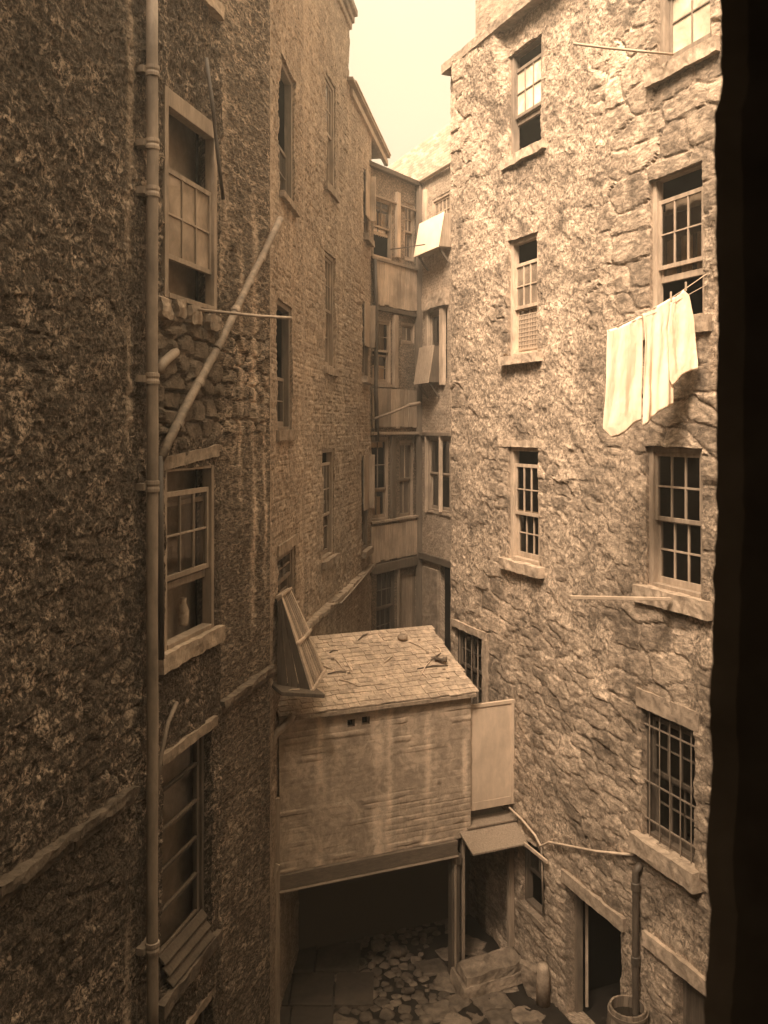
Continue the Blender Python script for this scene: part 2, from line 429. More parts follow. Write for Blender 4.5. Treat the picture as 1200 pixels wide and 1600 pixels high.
def wall_mesh(name, W, u0, u1, z0, z1, ops, step, disp, mats, parent, depth=.2, room=1.0, jit=.012, uoff=0, seed=0, taper=False, fine=None):
    us = sorted(set([u0, u1]+[e for o in ops for e in (o[0], o[1]) if u0 < e < u1]))
    zs = sorted(set([z0, z1]+[e for o in ops for e in (o[2], o[3]) if z0 < e < z1]))
    def sub(br, lim):
        if lim:
            br = sorted(set(br+[x for x in lim if br[0] < x < br[-1]]))
        out = []
        for a, b in zip(br[:-1], br[1:]):
            st = step
            if lim and ((a+b)/2 < lim[0] or (a+b)/2 > lim[1]): st = step*6
            n = max(1, int(math.ceil((b-a)/st)))
            out += list(np.linspace(a, b, n, endpoint=False))
        return np.array(out+[br[-1]])
    ul = sub(us, fine and fine[0]); zl = sub(zs, fine and fine[1])
    U, Z = np.meshgrid(ul, zl, indexing='ij')
    nu, nz = U.shape
    D, at_ = disp(U+uoff, Z)
    if taper: D = D*sst(0, .14, U-u0)*sst(0, .14, u1-U)
    JU = jit*fbm(U*7+uoff, Z*7, 3, seed+90); JZ = jit*fbm(U*7+31+uoff, Z*7, 3, seed+95)
    JU[0, :] = 0; JU[-1, :] = 0
    UU = U+JU; ZZ = Z+JZ
    X = W.o.x+W.d.x*UU+W.n.x*D; Y = W.o.y+W.d.y*UU+W.n.y*D
    V = np.stack([X, Y, ZZ], -1).reshape(-1, 3)
    cu = (ul[:-1]+ul[1:])/2; cz = (zl[:-1]+zl[1:])/2
    keep = np.ones((nu-1, nz-1), bool)
    for o in ops:
        keep[np.ix_((cu > o[0]) & (cu < o[1]), (cz > o[2]) & (cz < o[3]))] = False
    I, J = np.nonzero(keep)
    a = I*nz+J
    if (W.d.x*W.n.y-W.d.y*W.n.x) < 0: Fq = np.stack([a, a+nz, a+nz+1, a+1], 1)
    else: Fq = np.stack([a, a+1, a+nz+1, a+nz], 1)
    faces = Fq.tolist(); verts = V.tolist()
    mi = [0]*len(faces)
    uv = np.stack([U+uoff, Z], -1).reshape(-1, 2).tolist()
    av = {k: x.reshape(-1).tolist() for k, x in at_.items()}
    def newv(p, u, z):
        verts.append(tuple(p)); uv.append((u, z))
        for k in av: av[k].append(0.0)
        return len(verts)-1
    for o in ops:
        dp = o[4] if len(o) > 4 else depth
        i0, i1 = [int(np.argmin(abs(ul-x))) for x in (max(o[0], u0), min(o[1], u1))]
        j0, j1 = [int(np.argmin(abs(zl-x))) for x in (max(o[2], z0), min(o[3], z1))]
        loop = [(i, j0) for i in range(i0, i1)]+[(i1, j) for j in range(j0, j1)]+[(i, j1) for i in range(i1, i0, -1)]+[(i0, j) for j in range(j1, j0, -1)]
        front = [i*nz+j for i, j in loop]
        back = []
        for i, j in loop:
            du = .0
            back.append(newv(W.pt(ul[i], zl[j], -dp), ul[i]+uoff+dp, zl[j]+dp))
        n = len(loop)
        for q in range(n):
            faces.append([front[q], front[(q+1) % n], back[(q+1) % n], back[q]]); mi.append(0)
        # the room behind
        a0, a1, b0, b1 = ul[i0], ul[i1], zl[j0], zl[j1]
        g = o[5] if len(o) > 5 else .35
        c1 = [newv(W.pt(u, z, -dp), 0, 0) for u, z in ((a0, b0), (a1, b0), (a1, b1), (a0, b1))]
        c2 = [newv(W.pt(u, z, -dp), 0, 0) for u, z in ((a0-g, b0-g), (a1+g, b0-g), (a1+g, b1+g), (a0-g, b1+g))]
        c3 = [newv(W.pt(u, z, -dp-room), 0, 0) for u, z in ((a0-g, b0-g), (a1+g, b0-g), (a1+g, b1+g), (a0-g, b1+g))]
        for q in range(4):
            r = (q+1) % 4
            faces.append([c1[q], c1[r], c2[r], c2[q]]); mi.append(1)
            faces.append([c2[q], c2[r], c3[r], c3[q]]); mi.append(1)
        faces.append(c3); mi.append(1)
    me = bpy.data.meshes.new(name); me.from_pydata(verts, [], faces); me.update()
    for m in mats: me.materials.append(m)
    me.polygons.foreach_set('material_index', np.array(mi, np.int32))
    for k in av:
        A = me.attributes.new(k, 'FLOAT', 'POINT'); A.data.foreach_set('value', np.array(av[k], np.float32))
    ly = me.uv_layers.new(name='UVMap')
    vi = np.empty(len(me.loops), np.int32); me.loops.foreach_get('vertex_index', vi)
    ly.data.foreach_set('uv', np.array(uv, np.float32)[vi].reshape(-1))
    return part(name, me, None, parent, raw=True)

# ------------------------------------------------------------------ windows
def sash(mb, W, u0, u1, z0, z1, w, cols, rows, st=.045, rail=.05, barw=.02, th=.04, botrail=None):
    br = botrail or rail
    mb.loc(W, u0, u0+st, z0, z1, w-th, w); mb.loc(W, u1-st, u1, z0, z1, w-th, w)
    mb.loc(W, u0+st, u1-st, z0, z0+br, w-th, w-.001); mb.loc(W, u0+st, u1-st, z1-rail, z1, w-th, w-.001)
    for i in range(1, cols):
        c = u0+st+(u1-u0-2*st)*i/cols; mb.loc(W, c-barw/2, c+barw/2, z0+br, z1-rail, w-th*.8, w-.004)
    for j in range(1, rows):
        c = z0+br+(z1-z0-br-rail)*j/rows; mb.loc(W, u0+st, u1-st, c-barw/2, c+barw/2, w-th*.8+.002, w-.006)

def pane(mb, W, u0, u1, z0, z1, w):
    q = [W.pt(u0, z0, w), W.pt(u1, z0, w), W.pt(u1, z1, w), W.pt(u0, z1, w)]
    f = (0, 1, 2, 3) if (q[1]-q[0]).cross(q[3]-q[0]).dot(Vector((W.n.x, W.n.y, 0))) > 0 else (3, 2, 1, 0)
    mb.add(q, [f])

def drape(W, u0, u1, z0, z1, w, amp=.012, n=26, ph=0, gather=7):
    mb = MB(); vs = []; fs = []; m = 8
    for i in range(n+1):
        for j in range(m+1):
            u = u0+(u1-u0)*i/n; z = z1+(z0-z1)*j/m
            a = amp*(.5+.5*j/m)*math.sin(i/n*gather*math.pi+ph+.3*math.sin(j*.7))
            vs.append(W.pt(u, z+.008*math.sin(i*.9+ph)*(j == m), w+a))
    for i in range(n):
        for j in range(m): q = i*(m+1)+j; fs.append((q, q+1, q+m+2, q+m+1))
    mb.add(vs, fs, 0, .5); return mb

def window(root, W, o, d, up, lo, grid=(3, 2), paint='paint', glass='clear', curtain=None, sill=None, lintel=None, head=.07, st=.06, lgrid=None, label=None, bw=.02):
    """o=(u0,u1,z0,z1) the opening, d reveal depth; up, lo = (from, to) of the two sashes in fractions of the height"""
    u0, u1, z0, z1 = o[:4]; h = z1-z0
    f = MB()
    f.loc(W, u0, u0+st, z0, z1, -d-.06, -d+.05); f.loc(W, u1-st, u1, z0, z1, -d-.06, -d+.05)
    f.loc(W, u0+st, u1-st, z1-head, z1, -d-.06, -d+.048); f.loc(W, u0+st, u1-st, z0, z0+.05, -d-.06, -d+.06)
    win = part('window', f, MT[paint], root, bevel=.006, label=label)
    g = MB()
    a, b = u0+st+.004, u1-st-.004
    zz = lambda t: z0+.05+(h-.05-head)*t
    if up:
        m = MB(); sash(m, W, a, b, zz(up[0]), zz(up[1]), -d+.02, grid[0], grid[1], barw=bw)
        part('upper_sash', m, MT[paint], win, bevel=.003); pane(g, W, a+.03, b-.03, zz(up[0])+.03, zz(up[1])-.03, -d-.002)
    if lo:
        lg = lgrid or grid
        m = MB(); sash(m, W, a, b, zz(lo[0]), zz(lo[1]), -d-.025, lg[0], lg[1], botrail=.075, barw=bw)
        part('lower_sash', m, MT[paint], win, bevel=.003); pane(g, W, a+.03, b-.03, zz(lo[0])+.03, zz(lo[1])-.03, -d-.045)
    if up or lo: part('pane', g, MT[glass], win)
    if curtain:
        for (c0, c1, q0, q1, mt) in curtain:
            part('curtain', drape(W, a+(b-a)*c0, a+(b-a)*c1, zz(q0), zz(q1), -d-.085, ph=c0*9), MT[mt], win, smooth=True)
    if sill:
        ex, th, pr, mt = sill
        m = MB(); m.rough(W.pt(u0-ex, z0-th, -d-.02), (W.pt(u1+ex, 0)-W.pt(u0-ex, 0)), Vector((W.n.x, W.n.y, 0))*(d+pr), Vector((0, 0, th)), .016, .05, 5)
        part('sill', m, MT[mt], win)
    if lintel:
        ex, th, pr, mt, tl = lintel
        m = MB(); m.rough(W.pt(u0-ex, z1-.005, -d+.055), (W.pt(u1+ex, tl)-W.pt(u0-ex, 0)), Vector((W.n.x, W.n.y, 0))*(d-.055+pr), Vector((0, 0, th)), .012, .05, 5)
        part('lintel', m, MT[mt], win)
    return win

def opn(W, x0, x1, top, bot, d=.18):
    """opening from pixel corners; top and bot are (px, py) on the wall plane"""
    u0, u1 = sorted((W.u(x0), W.u(x1)))
    z1 = W.z(*top); z0 = W.z(*bot)
    return (u0, u1, z0, z1, d)

# ================================================================== LEFT NEAR TENEMENT
LA = Wall((-4.21, 0), (-4.21+.25*9.74, 9.74))
LC = Wall((-2.0, 9.70), (-1.49, 11.72))
LT = empty('tenement', (-4.6, 5, 0), 'soot-blackened harled tenement wall with the iron downpipe running up it', 'building')

oB1 = opn(LA, 255, 337, (262, 138), (262, 466), .2)
oB2 = opn(LA, 256, 335, (262, 733), (262, 1016), .2)
oB3 = opn(LA, 252, 330, (335, 1130), (345, 1440), .2)
oB4 = (oB3[0]+.05, oB3[1], .7, 2.1, .2)
oB0 = (oB1[0], oB1[1], oB1[3]+1.3, oB1[3]+3.0, .2)
LEFT_OPS = [oB1, oB2, oB3, oB4, oB0]

def d_harl(U, Z):
    a = .045*fbm(U*1.3, Z*1.3, 3, 11)+.03*(ridged(U*9, Z*10, 3, 12)-.5)+.022*fbm(U*17, Z*18, 3, 13)
    e, r, t = voro(U+.06*fbm(U*2, Z*2, 2, 15), Z+.05*fbm(U*2+4, Z*2, 2, 16), .34, .2, 5, .95); s = sst(0, .03, e)
    bare = sst(.0, .25, fbm(U*.9, Z*.9, 3, 77)-.05)
    reg = sst(8.55, 8.7, U)*sst(oB2[3]+.25, oB2[3]+.35, Z)*(1-sst(oB1[2]-.12, oB1[2], Z))
    bare = np.clip(bare*.45*(U < 9.7)+reg, 0, 1)
    D = a*(1-bare)+bare*((s-.6)*.06+(r-.5)*.05+t*.05+.012*fbm(U*10, Z*10, 3, 14))
    streak = sst(9.75, 10.2, U)*.9+.12+sst(9.45, 9.6, U)*sst(10.2, 10.8, Z)*(1-sst(9.7, 10.1, U))
    return D, {'streak': streak+.35*sst(7.3, 8.1, U)*(1-sst(8.3, 8.5, U)), 'bare': reg*.8, 'rnd': r, 'drip': np.clip(.6*np.exp(-((U-8.12+.04*fbm(Z*2, Z*0, 2, 3))/.05)**2)*sst(-.3, .3, fbm(Z*1.4, Z*0+4, 3, 6)), 0, 1)}

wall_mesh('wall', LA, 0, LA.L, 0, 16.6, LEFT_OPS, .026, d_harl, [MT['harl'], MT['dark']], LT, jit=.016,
          fine=((6.0, 99), (0.2, 13.2)))
def d_harl2(U, Z):
    D, at_ = d_harl(U, Z)
    at_['bare'] = at_['bare']*0
    uu = U+.05*fbm(Z*1.5, Z*0+3, 3, 5)
    g = lambda c, w, a, b, q: q*np.exp(-((uu-c)/w)**2)*sst(a, a+.8, Z)*(1-sst(b-.8, b, Z))
    brk = np.clip(.65+.9*fbm(U*3, Z*1.6, 3, 8), 0, 1.3)
    at_['drip'] = np.clip((g(11.72, .085, 5.4, 11.2, 1.3)+g(11.3, .06, 6.5, 10.6, .8)+g(10.5, .10, 4.6, 10.5, .9)+g(12.1, .06, 5.5, 9.2, .9)+g(10.75, .16, 9.5, 15.8, .6))*brk, 0, 1)
    return D*.8, at_
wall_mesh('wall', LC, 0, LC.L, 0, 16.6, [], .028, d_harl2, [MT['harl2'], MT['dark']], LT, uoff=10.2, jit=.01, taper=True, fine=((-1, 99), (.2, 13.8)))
m = MB(); m.loc(LA, 0, LA.L, 0, 16.6, -1.6, -1.5); m.loc(LA, 9.2, LA.L+.001, 0, 16.6, -1.45, -.3)
m.loc(LA, -.2, 12, 16.6, 16.75, -5, .16)
part('roof', m, MT['roofslate'], LT)
# windows
DS = 'dsill'
window(LT, LA, oB1, .03, (.19, .68), (.2, .67), (3, 2), 'mpaint', 'grey', None, None, None, head=.17, st=.075, lgrid=(1, 1))
window(LT, LA, oB2, .05, (.36, .88), (.30, .82), (3, 2), 'mpaint', 'dim', None, (.12, .17, .09, 'sill'), (.06, .12, .03, DS, .10), head=.03, st=.07, lgrid=(1, 1))
m = MB(); u0, u1 = oB2[:2]
m.lathe(LA.pt(u0+.80, oB2[2]+.07, -.2), [(.001, 0), (.05, .005), (.055, .03), (.06, .16), (.03, .24), (.035, .29), (.03, .29), (.001, .2)], 20)
single('jug', m, MT['sill'], 'pale jug standing inside the open lower half of the dark left window', 'jug', smooth=True)
m = MB(); m.loc(LA, u0+.03, u1-.03, oB2[2]+.0, oB2[2]+.055, -.30, -.06)
f3 = window(LT, LA, oB3, .13, None, None, (3, 2), 'dwood', 'clear', None, (.1, .13, .1, 'ledge'), (.06, .1, .05, DS, 0), head=.05)
m = MB()
for i in range(5):
    zc = oB3[2]+.28+(oB3[3]-oB3[2]-.35)*i/5*1.04
    m.loc(LA, oB3[0]+.06, oB3[1]-.07, zc, zc+.03, -.14, -.10)
m.loc(LA, oB3[0]+.06, oB3[0]+.1, oB3[2]+.05, oB3[3]-.06, -.15, -.105); m.loc(LA, oB3[1]-.12, oB3[1]-.07, oB3[2]+.05, oB3[3]-.06, -.15, -.105)
part('sash', m, MT['dwood'], f3, bevel=.004)
g = MB(); pane(g, LA, oB3[0]+.07, oB3[1]-.08, oB3[2]+.1, oB3[3]-.07, -.128); part('pane', g, MT['dim'], f3)
window(LT, LA, oB4, .13, (.5, 1), (0, .5), (2, 1), 'dwood', 'clear', None, (.08, .14, .06, DS), (.05, .08, .03, DS, 0))
window(LT, LA, oB0, .12, (.5, 1), (0, .5), (3, 2), 'paint', 'dusty', None, (.1, .14, .08, 'sill'), None)
# boards leaning on the sill of the lowest window
for i in range(3):
    m = MB(); b = .05+i*.06
    m.bar(LA.pt(oB3[0]+.12, oB3[2]+.06+i*.1, .02-i*.04), LA.pt(oB3[1]-.06, oB3[2]+.05+i*.1, .03-i*.04), .10, .022, up=(LA.n.x, LA.n.y, 1.0))
    single('plank', m, MT['dwood'], ['bottom plank of the three stacked on the lowest left window sill', 'middle plank of the three stacked on the lowest left window sill', 'top plank of the three stacked on the lowest left window sill'][i], 'plank', 'planks on the sill', bevel=.004)

# string course along the left side
def ledge(W, u0, u1, z, pr, th, parent, mt, seed):
    m = MB(); seg = max(1, int((u1-u0)/.9)); 
    for i in range(seg):
        a = u0+(u1-u0)*i/seg; b = u0+(u1-u0)*(i+1)/seg-.008
        zo = random.uniform(-.012, .012)
        m.rough(W.pt(a, z-th+zo, -.06), W.pt(b, 0)-W.pt(a, 0), Vector((W.n.x, W.n.y, 0))*(pr+.06), Vector((0, 0, th)), .03, .04, 5.5, sd=seed+i)
        m.rough(W.pt(a, z-th-.09+zo, -.06), W.pt(b, 0)-W.pt(a, 0), Vector((W.n.x, W.n.y, 0))*(pr*.45+.06), Vector((0, 0, .1)), .012, .06, 4.5, sd=seed+i)
    return part('string_course', m, MT[mt], parent)
ZS = H-3.12
ledge(LA, 4.5, 8.15, ZS, .09, .07, LT, 'ledge', 1)
ledge(LC, .45, LC.L, ZS+.04, .10, .07, LT, 'ledge', 9)
# loose rubble edge stones under the upper left window
for i, (x, y, w, h) in enumerate(((252, 476, .20, .2), (276, 478, .2, .19), (300, 488, .26, .2), (330, 500, .26, .17))):
    u, z = LA.uz(x, y); m = MB()
    m.rough(LA.pt(u-w/2, z-h/2-.03, -.1), LA.pt(w, 0)-LA.pt(0, 0), Vector((LA.n.x, LA.n.y, 0))*.17, Vector((0, 0, h)), .03, .04, 6, sd=i*3, rnd_corner=.3)
    part('sill_stone', m, MT[DS], LT)

# ================================================================== LEFT BRICK TENEMENT
D1 = Wall((-1.49, 11.72), (-1.28, 14.3))
D2 = Wall((-1.28, 14.3), (-.29, 20.9))
BT = empty('brick_tenement', (-3, 16, 0), 'tall narrow-windowed brick tenement leaning over the left side of the close', 'building')
def d_brick(U, Z):
    rows = np.floor(Z/.078+.35*fbm(U*.8, Z*.8, 2, 41))
    bc = np.floor(U/.24+.5*(rows % 2))
    r = _h(bc, rows, 42)
    ez = np.abs((Z/.078+.35*fbm(U*.8, Z*.8, 2, 41))-rows-.5)
    k = sst(-.2, .2, fbm(U*1.1, Z*1.1, 3, 45))
    D = .03*fbm(U*1.6, Z*1.6, 3, 43)+(.3+.7*k)*(.014*(r-.5)-.009*sst(.3, .5, ez))+.018*fbm(U*11, Z*13, 3, 44)
    return D, {'rnd': r, 'drip': np.clip(sst(.1, .5, fbm(U*2.6, Z*.35, 4, 47))*.5, 0, 1)}
oC1 = [opn(D1, 437, 461, (438, 80), (438, 300), .12), opn(D1, 434, 457, (436, 466), (436, 672), .12), opn(D1, 436, 463, (437, 868), (437, 968), .12)]
oC2 = [opn(D2, 510, 525, (510, 110), (510, 285), .16), opn(D2, 508, 524, (508, 390), (508, 572), .16), opn(D2, 505, 523, (505, 702), (505, 878), .16)]
oC3 = [opn(D2, 568, 577, (568, 262), (568, 365), .1), opn(D2, 566, 576, (566, 470), (566, 588), .1), opn(D2, 565, 575, (565, 712), (565, 862), .1)]
oLow = [(D2.u(545), D2.u(560), 1.2, 3.6, .2)]
wall_mesh('wall', D1, 0, D1.L, 0, 16.4, oC1, .027, d_brick, [MT['brick'], MT['dark']], BT, depth=.3, jit=.012, taper=True, fine=((-1, 99), (3, 14.5)))
wall_mesh('wall', D2, 0, D2.L, 0, 15.1, oC2+oC3+oLow, .032, d_brick, [MT['brick'], MT['dark']], BT, uoff=5, jit=.012, taper=True, fine=((-1, 99), (3, 15.0)))
uE = D2.u(546)
wall_mesh('wall', D2, 0, uE, 15.1, 16.45, [], .05, d_brick, [MT['brick'], MT['dark']], BT, uoff=5, jit=.01)
m = MB(); m.loc(D2, uE-.02, uE+.01, 15.1, 16.45, -4, -.04); part('wall', m, MT['gapbrick'], BT)
for i, o in enumerate(oC1):
    window(BT, D1, o, .09, (.5, 1) if i == 2 else None, (0, .5) if i == 2 else (.0, .42), (2, 2), 'dpaint', 'clear', None, (.1, .15, .07, DS) if i else (.06, .08, .1, DS), (.08, .15, .02, DS, 0) if i == 2 else None, st=.08)
for i, o in enumerate(oC2):
    window(BT, D2, o, .09, (.5, 1) if i != 2 else (.38, .9), (0, .52), (3, 2), 'mpaint', ['mirror', 'dusty', 'clear'][i], [(0, 1, .02, .5, 'net')] if i == 0 else None, (.1, .14, .08, DS), None, st=.07)
for i, o in enumerate(oC3):
    w = window(BT, D2, o, .06, (.5, 1), (0, .5), (2, 2), 'dpaint', 'far', None, (.06, .14, .14, DS), None, st=.05)
    m = MB(); 
    z0, z1 = o[2]+(o[3]-o[2])*(.42 if i else .3), o[3]
    m.loc(D2, o[1]-.06, o[1]-.02, z0, z1, -.05, .16); m.loc(D2, o[0]+.1, o[1]-.08, z0, z1, .02, .045)
    part('shutter', m, MT['pale' if i == 0 else 'wood'], w, bevel=.005)
# eaves, gutter, chimney
m = MB(); m.loc(D2, uE-.3, D2.L+2.2, 15.06, 15.12, -.4, .13); m.loc(D2, uE, D2.L+2.2, 14.86, 15.0, -.02, .07)
m.hexa([D2.pt(uE, 15.121, .15), D2.pt(D2.L+2.2, 15.121, .15), D2.pt(D2.L+2.2, 15.121, -4), D2.pt(uE, 15.121, -4),
        D2.pt(uE, 15.15, .15), D2.pt(D2.L+2.2, 15.15, .15), D2.pt(D2.L+2.2, 17.5, -4), D2.pt(uE, 17.5, -4)])
part('roof', m, MT['roofslate'], BT)
m = MB()
for i, (w, z) in enumerate(((.05, 16.2), (.10, 16.33), (.16, 16.47))):
    m.loc(D2, -3.0, uE+.04+w*.3, z, z+.14, -.6, w)
part('cornice', m, MT[DS], BT, bevel=.02)
m = MB(); m.loc(D2, uE-2.6, D2.u(521), 16.62, 19.5, -.9, -.05); m.loc(D2, uE-2.65, D2.u(521)+.05, 19.5, 19.7, -.95, 0)
part('chimney', m, MT['gapbrick'], BT)
m = MB(); m.loc(D2, -2.6, D2.L, 0, 15.0, -1.7, -1.6)
m.loc(D2, D2.L-.01, D2.L+.05, 0, 15.0, -3, -.03)
part('back_wall', m, MT['gapbrick'], BT)
ledge(D2, .0, D2.L, ZS, .12, .07, BT, DS, 30)
ledge(D1, 1.4, D1.L, ZS, .12, .07, BT, DS, 40)
# timber gutter along the ledge, dark lean-to below
m = MB(); m.tube([D2.P(532, 943, .14), D2.P(552, 921, .15), D2.P(568, 902, .15), D2.P(579, 889, .15)], .018, 8)
single('lead_pipe', m, MT['pipe'], 'thin pale pipe running just below the sloping stone ledge of the brick tenement', 'pipe', smooth=True)

# ================================================================== RIGHT STONE TENEMENT
RW = Wall((7.62, 0), (7.62-.414*15.58, 15.58), -1)
RT = empty('stone_tenement', (4.5, 10, 0), 'tall pale rubble-stone tenement with two columns of sash windows', 'building')
oR1 = opn(RW, 1027, 1112, (1065, -150), (1065, 90), .2)
oR2 = opn(RW, 1015, 1100, (1055, 268), (1085, 497), .2)
oR3 = opn(RW, 1010, 1097, (1050, 698), (1050, 925), .2)
oR4 = opn(RW, 1003, 1086, (1040, 1120), (1045, 1330), .2)
oS1 = opn(RW, 795, 846, (820, 70), (820, 235), .2)
oS2 = opn(RW, 794, 840, (815, 370), (815, 555), .2)
oS3 = opn(RW, 794, 842, (815, 698), (815, 878), .2)
oS4 = opn(RW, 712, 757, (735, 988), (735, 1108), .2)
oDk = opn(RW, 812, 851, (830, 1318), (830, 1425), .2)
oDr = opn(RW, 884, 970, (930, 1417), (930, 1700), .25); oDr = oDr[:2]+(0.04,)+oDr[3:]
oD2 = opn(RW, 1052, 1135, (1075, 1528), (1075, 1700), .25); oD2 = oD2[:2]+(0.04,)+oD2[3:]
R_OPS = [oR1, oR2, oR3, oR4, oS1, oS2, oS3, oS4, oDk, oDr, oD2]
def d_stone(U, Z):
    wu = U+.10*fbm(U*1.4, Z*1.4, 3, 32); wz = Z+.07*fbm(U*1.1+4, Z*1.1, 3, 33)
    e, r, t = voro(wu, wz, .62, .34, 21, .8)
    e2, r2, t2 = voro(wu+3+.04*fbm(U*6, Z*6, 2, 38), wz+.03*fbm(U*6+5, Z*6, 2, 39), .40, .20, 27, 1.0)
    lowf = fbm(U*.6, Z*.6, 4, 22)
    near = sst(13.6, 11.2, U)
    ash = sst(.02, .2, lowf+.55*sst(9.5, 12.2, Z)*near-.2+.14*near+.10*fbm(U*5, Z*5, 3, 36))
    rubm = sst(-.02, .16, fbm(U*.8+5, Z*.8, 3, 29)+.30*sst(6.4, 4.6, Z)-.16+.22*fbm(U*4+9, Z*4, 3, 37))
    n1 = fbm(U*10, Z*12, 4, 24); n2 = fbm(U*3, Z*3.4, 4, 23)
    hl = .03*n2+.016*n1+.013*(ridged(U*7, Z*9, 3, 30)-.55)
    st = sst(0, .04, e)*.018+(r-.5)*.022+t*.04+.010*n1+.012*n2
    rub = sst(0, .045, e2)*.014+(r2-.5)*.02+t2*.03+.016*n1+.016*n2
    D = hl*(1-rubm)+rub*rubm
    D = D*(1-ash)+st*ash
    D = D+.17*sst(12.7, 14.3, Z)**1.3*sst(oS1[1]+.02, oS1[1]+.25, U)*(U < 16.5)
    return D, {'ash': np.clip(ash*sst(0, .03, e)+(1-ash)*rubm*sst(0, .03, e2)*.8, 0, 1), 'rnd': np.where(ash > .5, r, r2)}
RW0, RW1 = 2.0, RW.L
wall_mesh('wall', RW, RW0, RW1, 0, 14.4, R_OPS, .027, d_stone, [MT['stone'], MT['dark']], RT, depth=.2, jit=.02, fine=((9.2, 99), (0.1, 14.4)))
RE = Wall((RW.o+RW.d*RW.L)[:], (RW.o+RW.d*RW.L-RW.n*5)[:], 1)
if RE.n.y < 0: RE.n = -RE.n
wall_mesh('wall', RE, 0, 5, 0, 14.4, [], .12, d_stone, [MT['stone'], MT['dark']], RT, uoff=20)
m = MB(); m.loc(RW, RW0, RW.L-.05, 0, 14.3, -1.7, -1.6); part('back_wall', m, MT['gapbrick'], RT)
# cornice, roof, chimney
m = MB(); n = 10
us1 = oS1[1]+.12
seg = 14
for i in range(seg):
    a = RW0+(RW.L+.03-RW0)*i/seg; b = RW0+(RW.L+.03-RW0)*(i+1)/seg-.006
    m.rough(RW.pt(a, 14.24, -.3), RW.pt(b, 0)-RW.pt(a, 0), Vector((RW.n.x, RW.n.y, 0))*.49, Vector((0, 0, .15)), .012, .09, 4, sd=i)
part('cornice', m, MT['corn'], RT)
m = MB(); m.hexa([RW.pt(RW0, 14.4, .1), RW.pt(RW.L, 14.4, .1), RW.pt(RW.L, 14.4, -5), RW.pt(RW0, 14.4, -5),
                  RW.pt(RW0, 14.45, .1), RW.pt(RW.L, 14.45, .1), RW.pt(RW.L, 17, -5), RW.pt(RW0, 17, -5)])
part('roof', m, MT['roofslate'], RT)
m = MB(); uC = RW.u(738); m.loc(RW, uC-2.2, uC, 14.47, 18.0, -1.2, -.06); m.loc(RW, uC-2.28, uC+.06, 18.0, 18.2, -1.28, 0)
part('chimney', m, MT['corn'], RT)

window(RT, RW, oR1, .09, (.5, 1), (.03, .55), (2, 2), 'dpaint', 'skyglare', None, (.14, .17, .1, 'sill'), None, st=.07)
window(RT, RW, oR2, .09, (.36, .86), (.27, .78), (3, 2), 'paint', 'clear', [(0, 1, .57, .86, 'net'), (.06, .3, .3, .58, 'cloth'), (.4, .63, .3, .58, 'cloth'), (.74, .97, .3, .58, 'cloth')], (.14, .17, .09, 'sill'), None, st=.07, head=.02, lgrid=(1, 1))
window(RT, RW, oR3, .09, (.48, 1), (0, .5), (3, 2), 'mpaint', 'dim', None, (.16, .2, .1, 'sill'), None, st=.07, bw=.024)
w4 = window(RT, RW, oR4, .12, (.5, .98), (.0, .5), (3, 2), 'dwood', 'dim', None, (.1, .22, .14, 'sill'), (.08, .22, .03, 'dsill', 0), st=.07)
m = MB(); 
for i in range(5):
    u = oR4[0]+.1+(oR4[1]-oR4[0]-.2)*i/4
    m.tube([RW.pt(u, oR4[2]-.02, -.035), RW.pt(u, oR4[3]-.02, -.035)], .008, 8)
for t in (.13, .42, .86):
    z = oR4[2]+(oR4[3]-oR4[2])*t; m.loc(RW, oR4[0]-.02, oR4[1]+.02, z, z+.014, -.05, -.03)
part('grille', m, MT['iron'], w4)
window(RT, RW, oS1, .09, (.36, .86), (.3, .8), (3, 2), 'dpaint', 'skyglare', None, (.14, .14, .09, 'sill'), None, st=.07, head=.03, lgrid=(1, 1))
w = window(RT, RW, oS2, .09, (.4, .82), (.0, .42), (3, 2), 'paint', 'dusty', [(0.1, .93, .02, .38, 'net')], (.14, .13, .12, 'sill'), None, st=.08, lgrid=(2, 1))
m = MB(); a, b = oS2[0]+.15, oS2[1]-.15; z0 = oS2[2]+.1; z1 = oS2[2]+.62
for i in range(13):
    u = a+(b-a)*i/12; m.loc(RW, u-.006, u+.006, z0, z1, -.108, -.10)
for j in range(9):
    z = z0+(z1-z0)*j/8; m.loc(RW, a, b, z-.006, z+.006, -.103, -.096)
part('lattice', m, MT['net'], w)
window(RT, RW, oS3, .09, (.4, .88), (.0, .44), (3, 2), 'paint', 'dim', None, (.14, .15, .12, 'sill'), (.12, .1, .02, 'sill', 0), st=.08)
w = window(RT, RW, oS4, .09, (.5, 1), (0, .5), (2, 2), 'dwood', 'clear', None, None, (.1, .12, .05, 'sill', 0), st=.06)
m = MB(); m.rough(RW.pt(oS4[0]-.14, oS4[2]-.1, -.1), RW.pt(.14, 0)-RW.pt(0, 0), Vector((RW.n.x, RW.n.y, 0))*.15, Vector((0, 0, oS4[3]-oS4[2]+.1)), .012, .06)
part('jamb', m, MT['sill'], w)
m = MB()
for i in range(5):
    u = oS4[0]+.08+(oS4[1]-oS4[0]-.16)*i/4; m.tube([RW.pt(u, oS4[2], -.04), RW.pt(u, oS4[3], -.04)], .011, 8)
part('grille', m, MT['iron'], w)
w = window(RT, RW, oDk, .14, (.5, 1), None, (2, 1), 'dwood', 'clear', None, (.05, .07, .05, 'dsill'), None, st=.06)
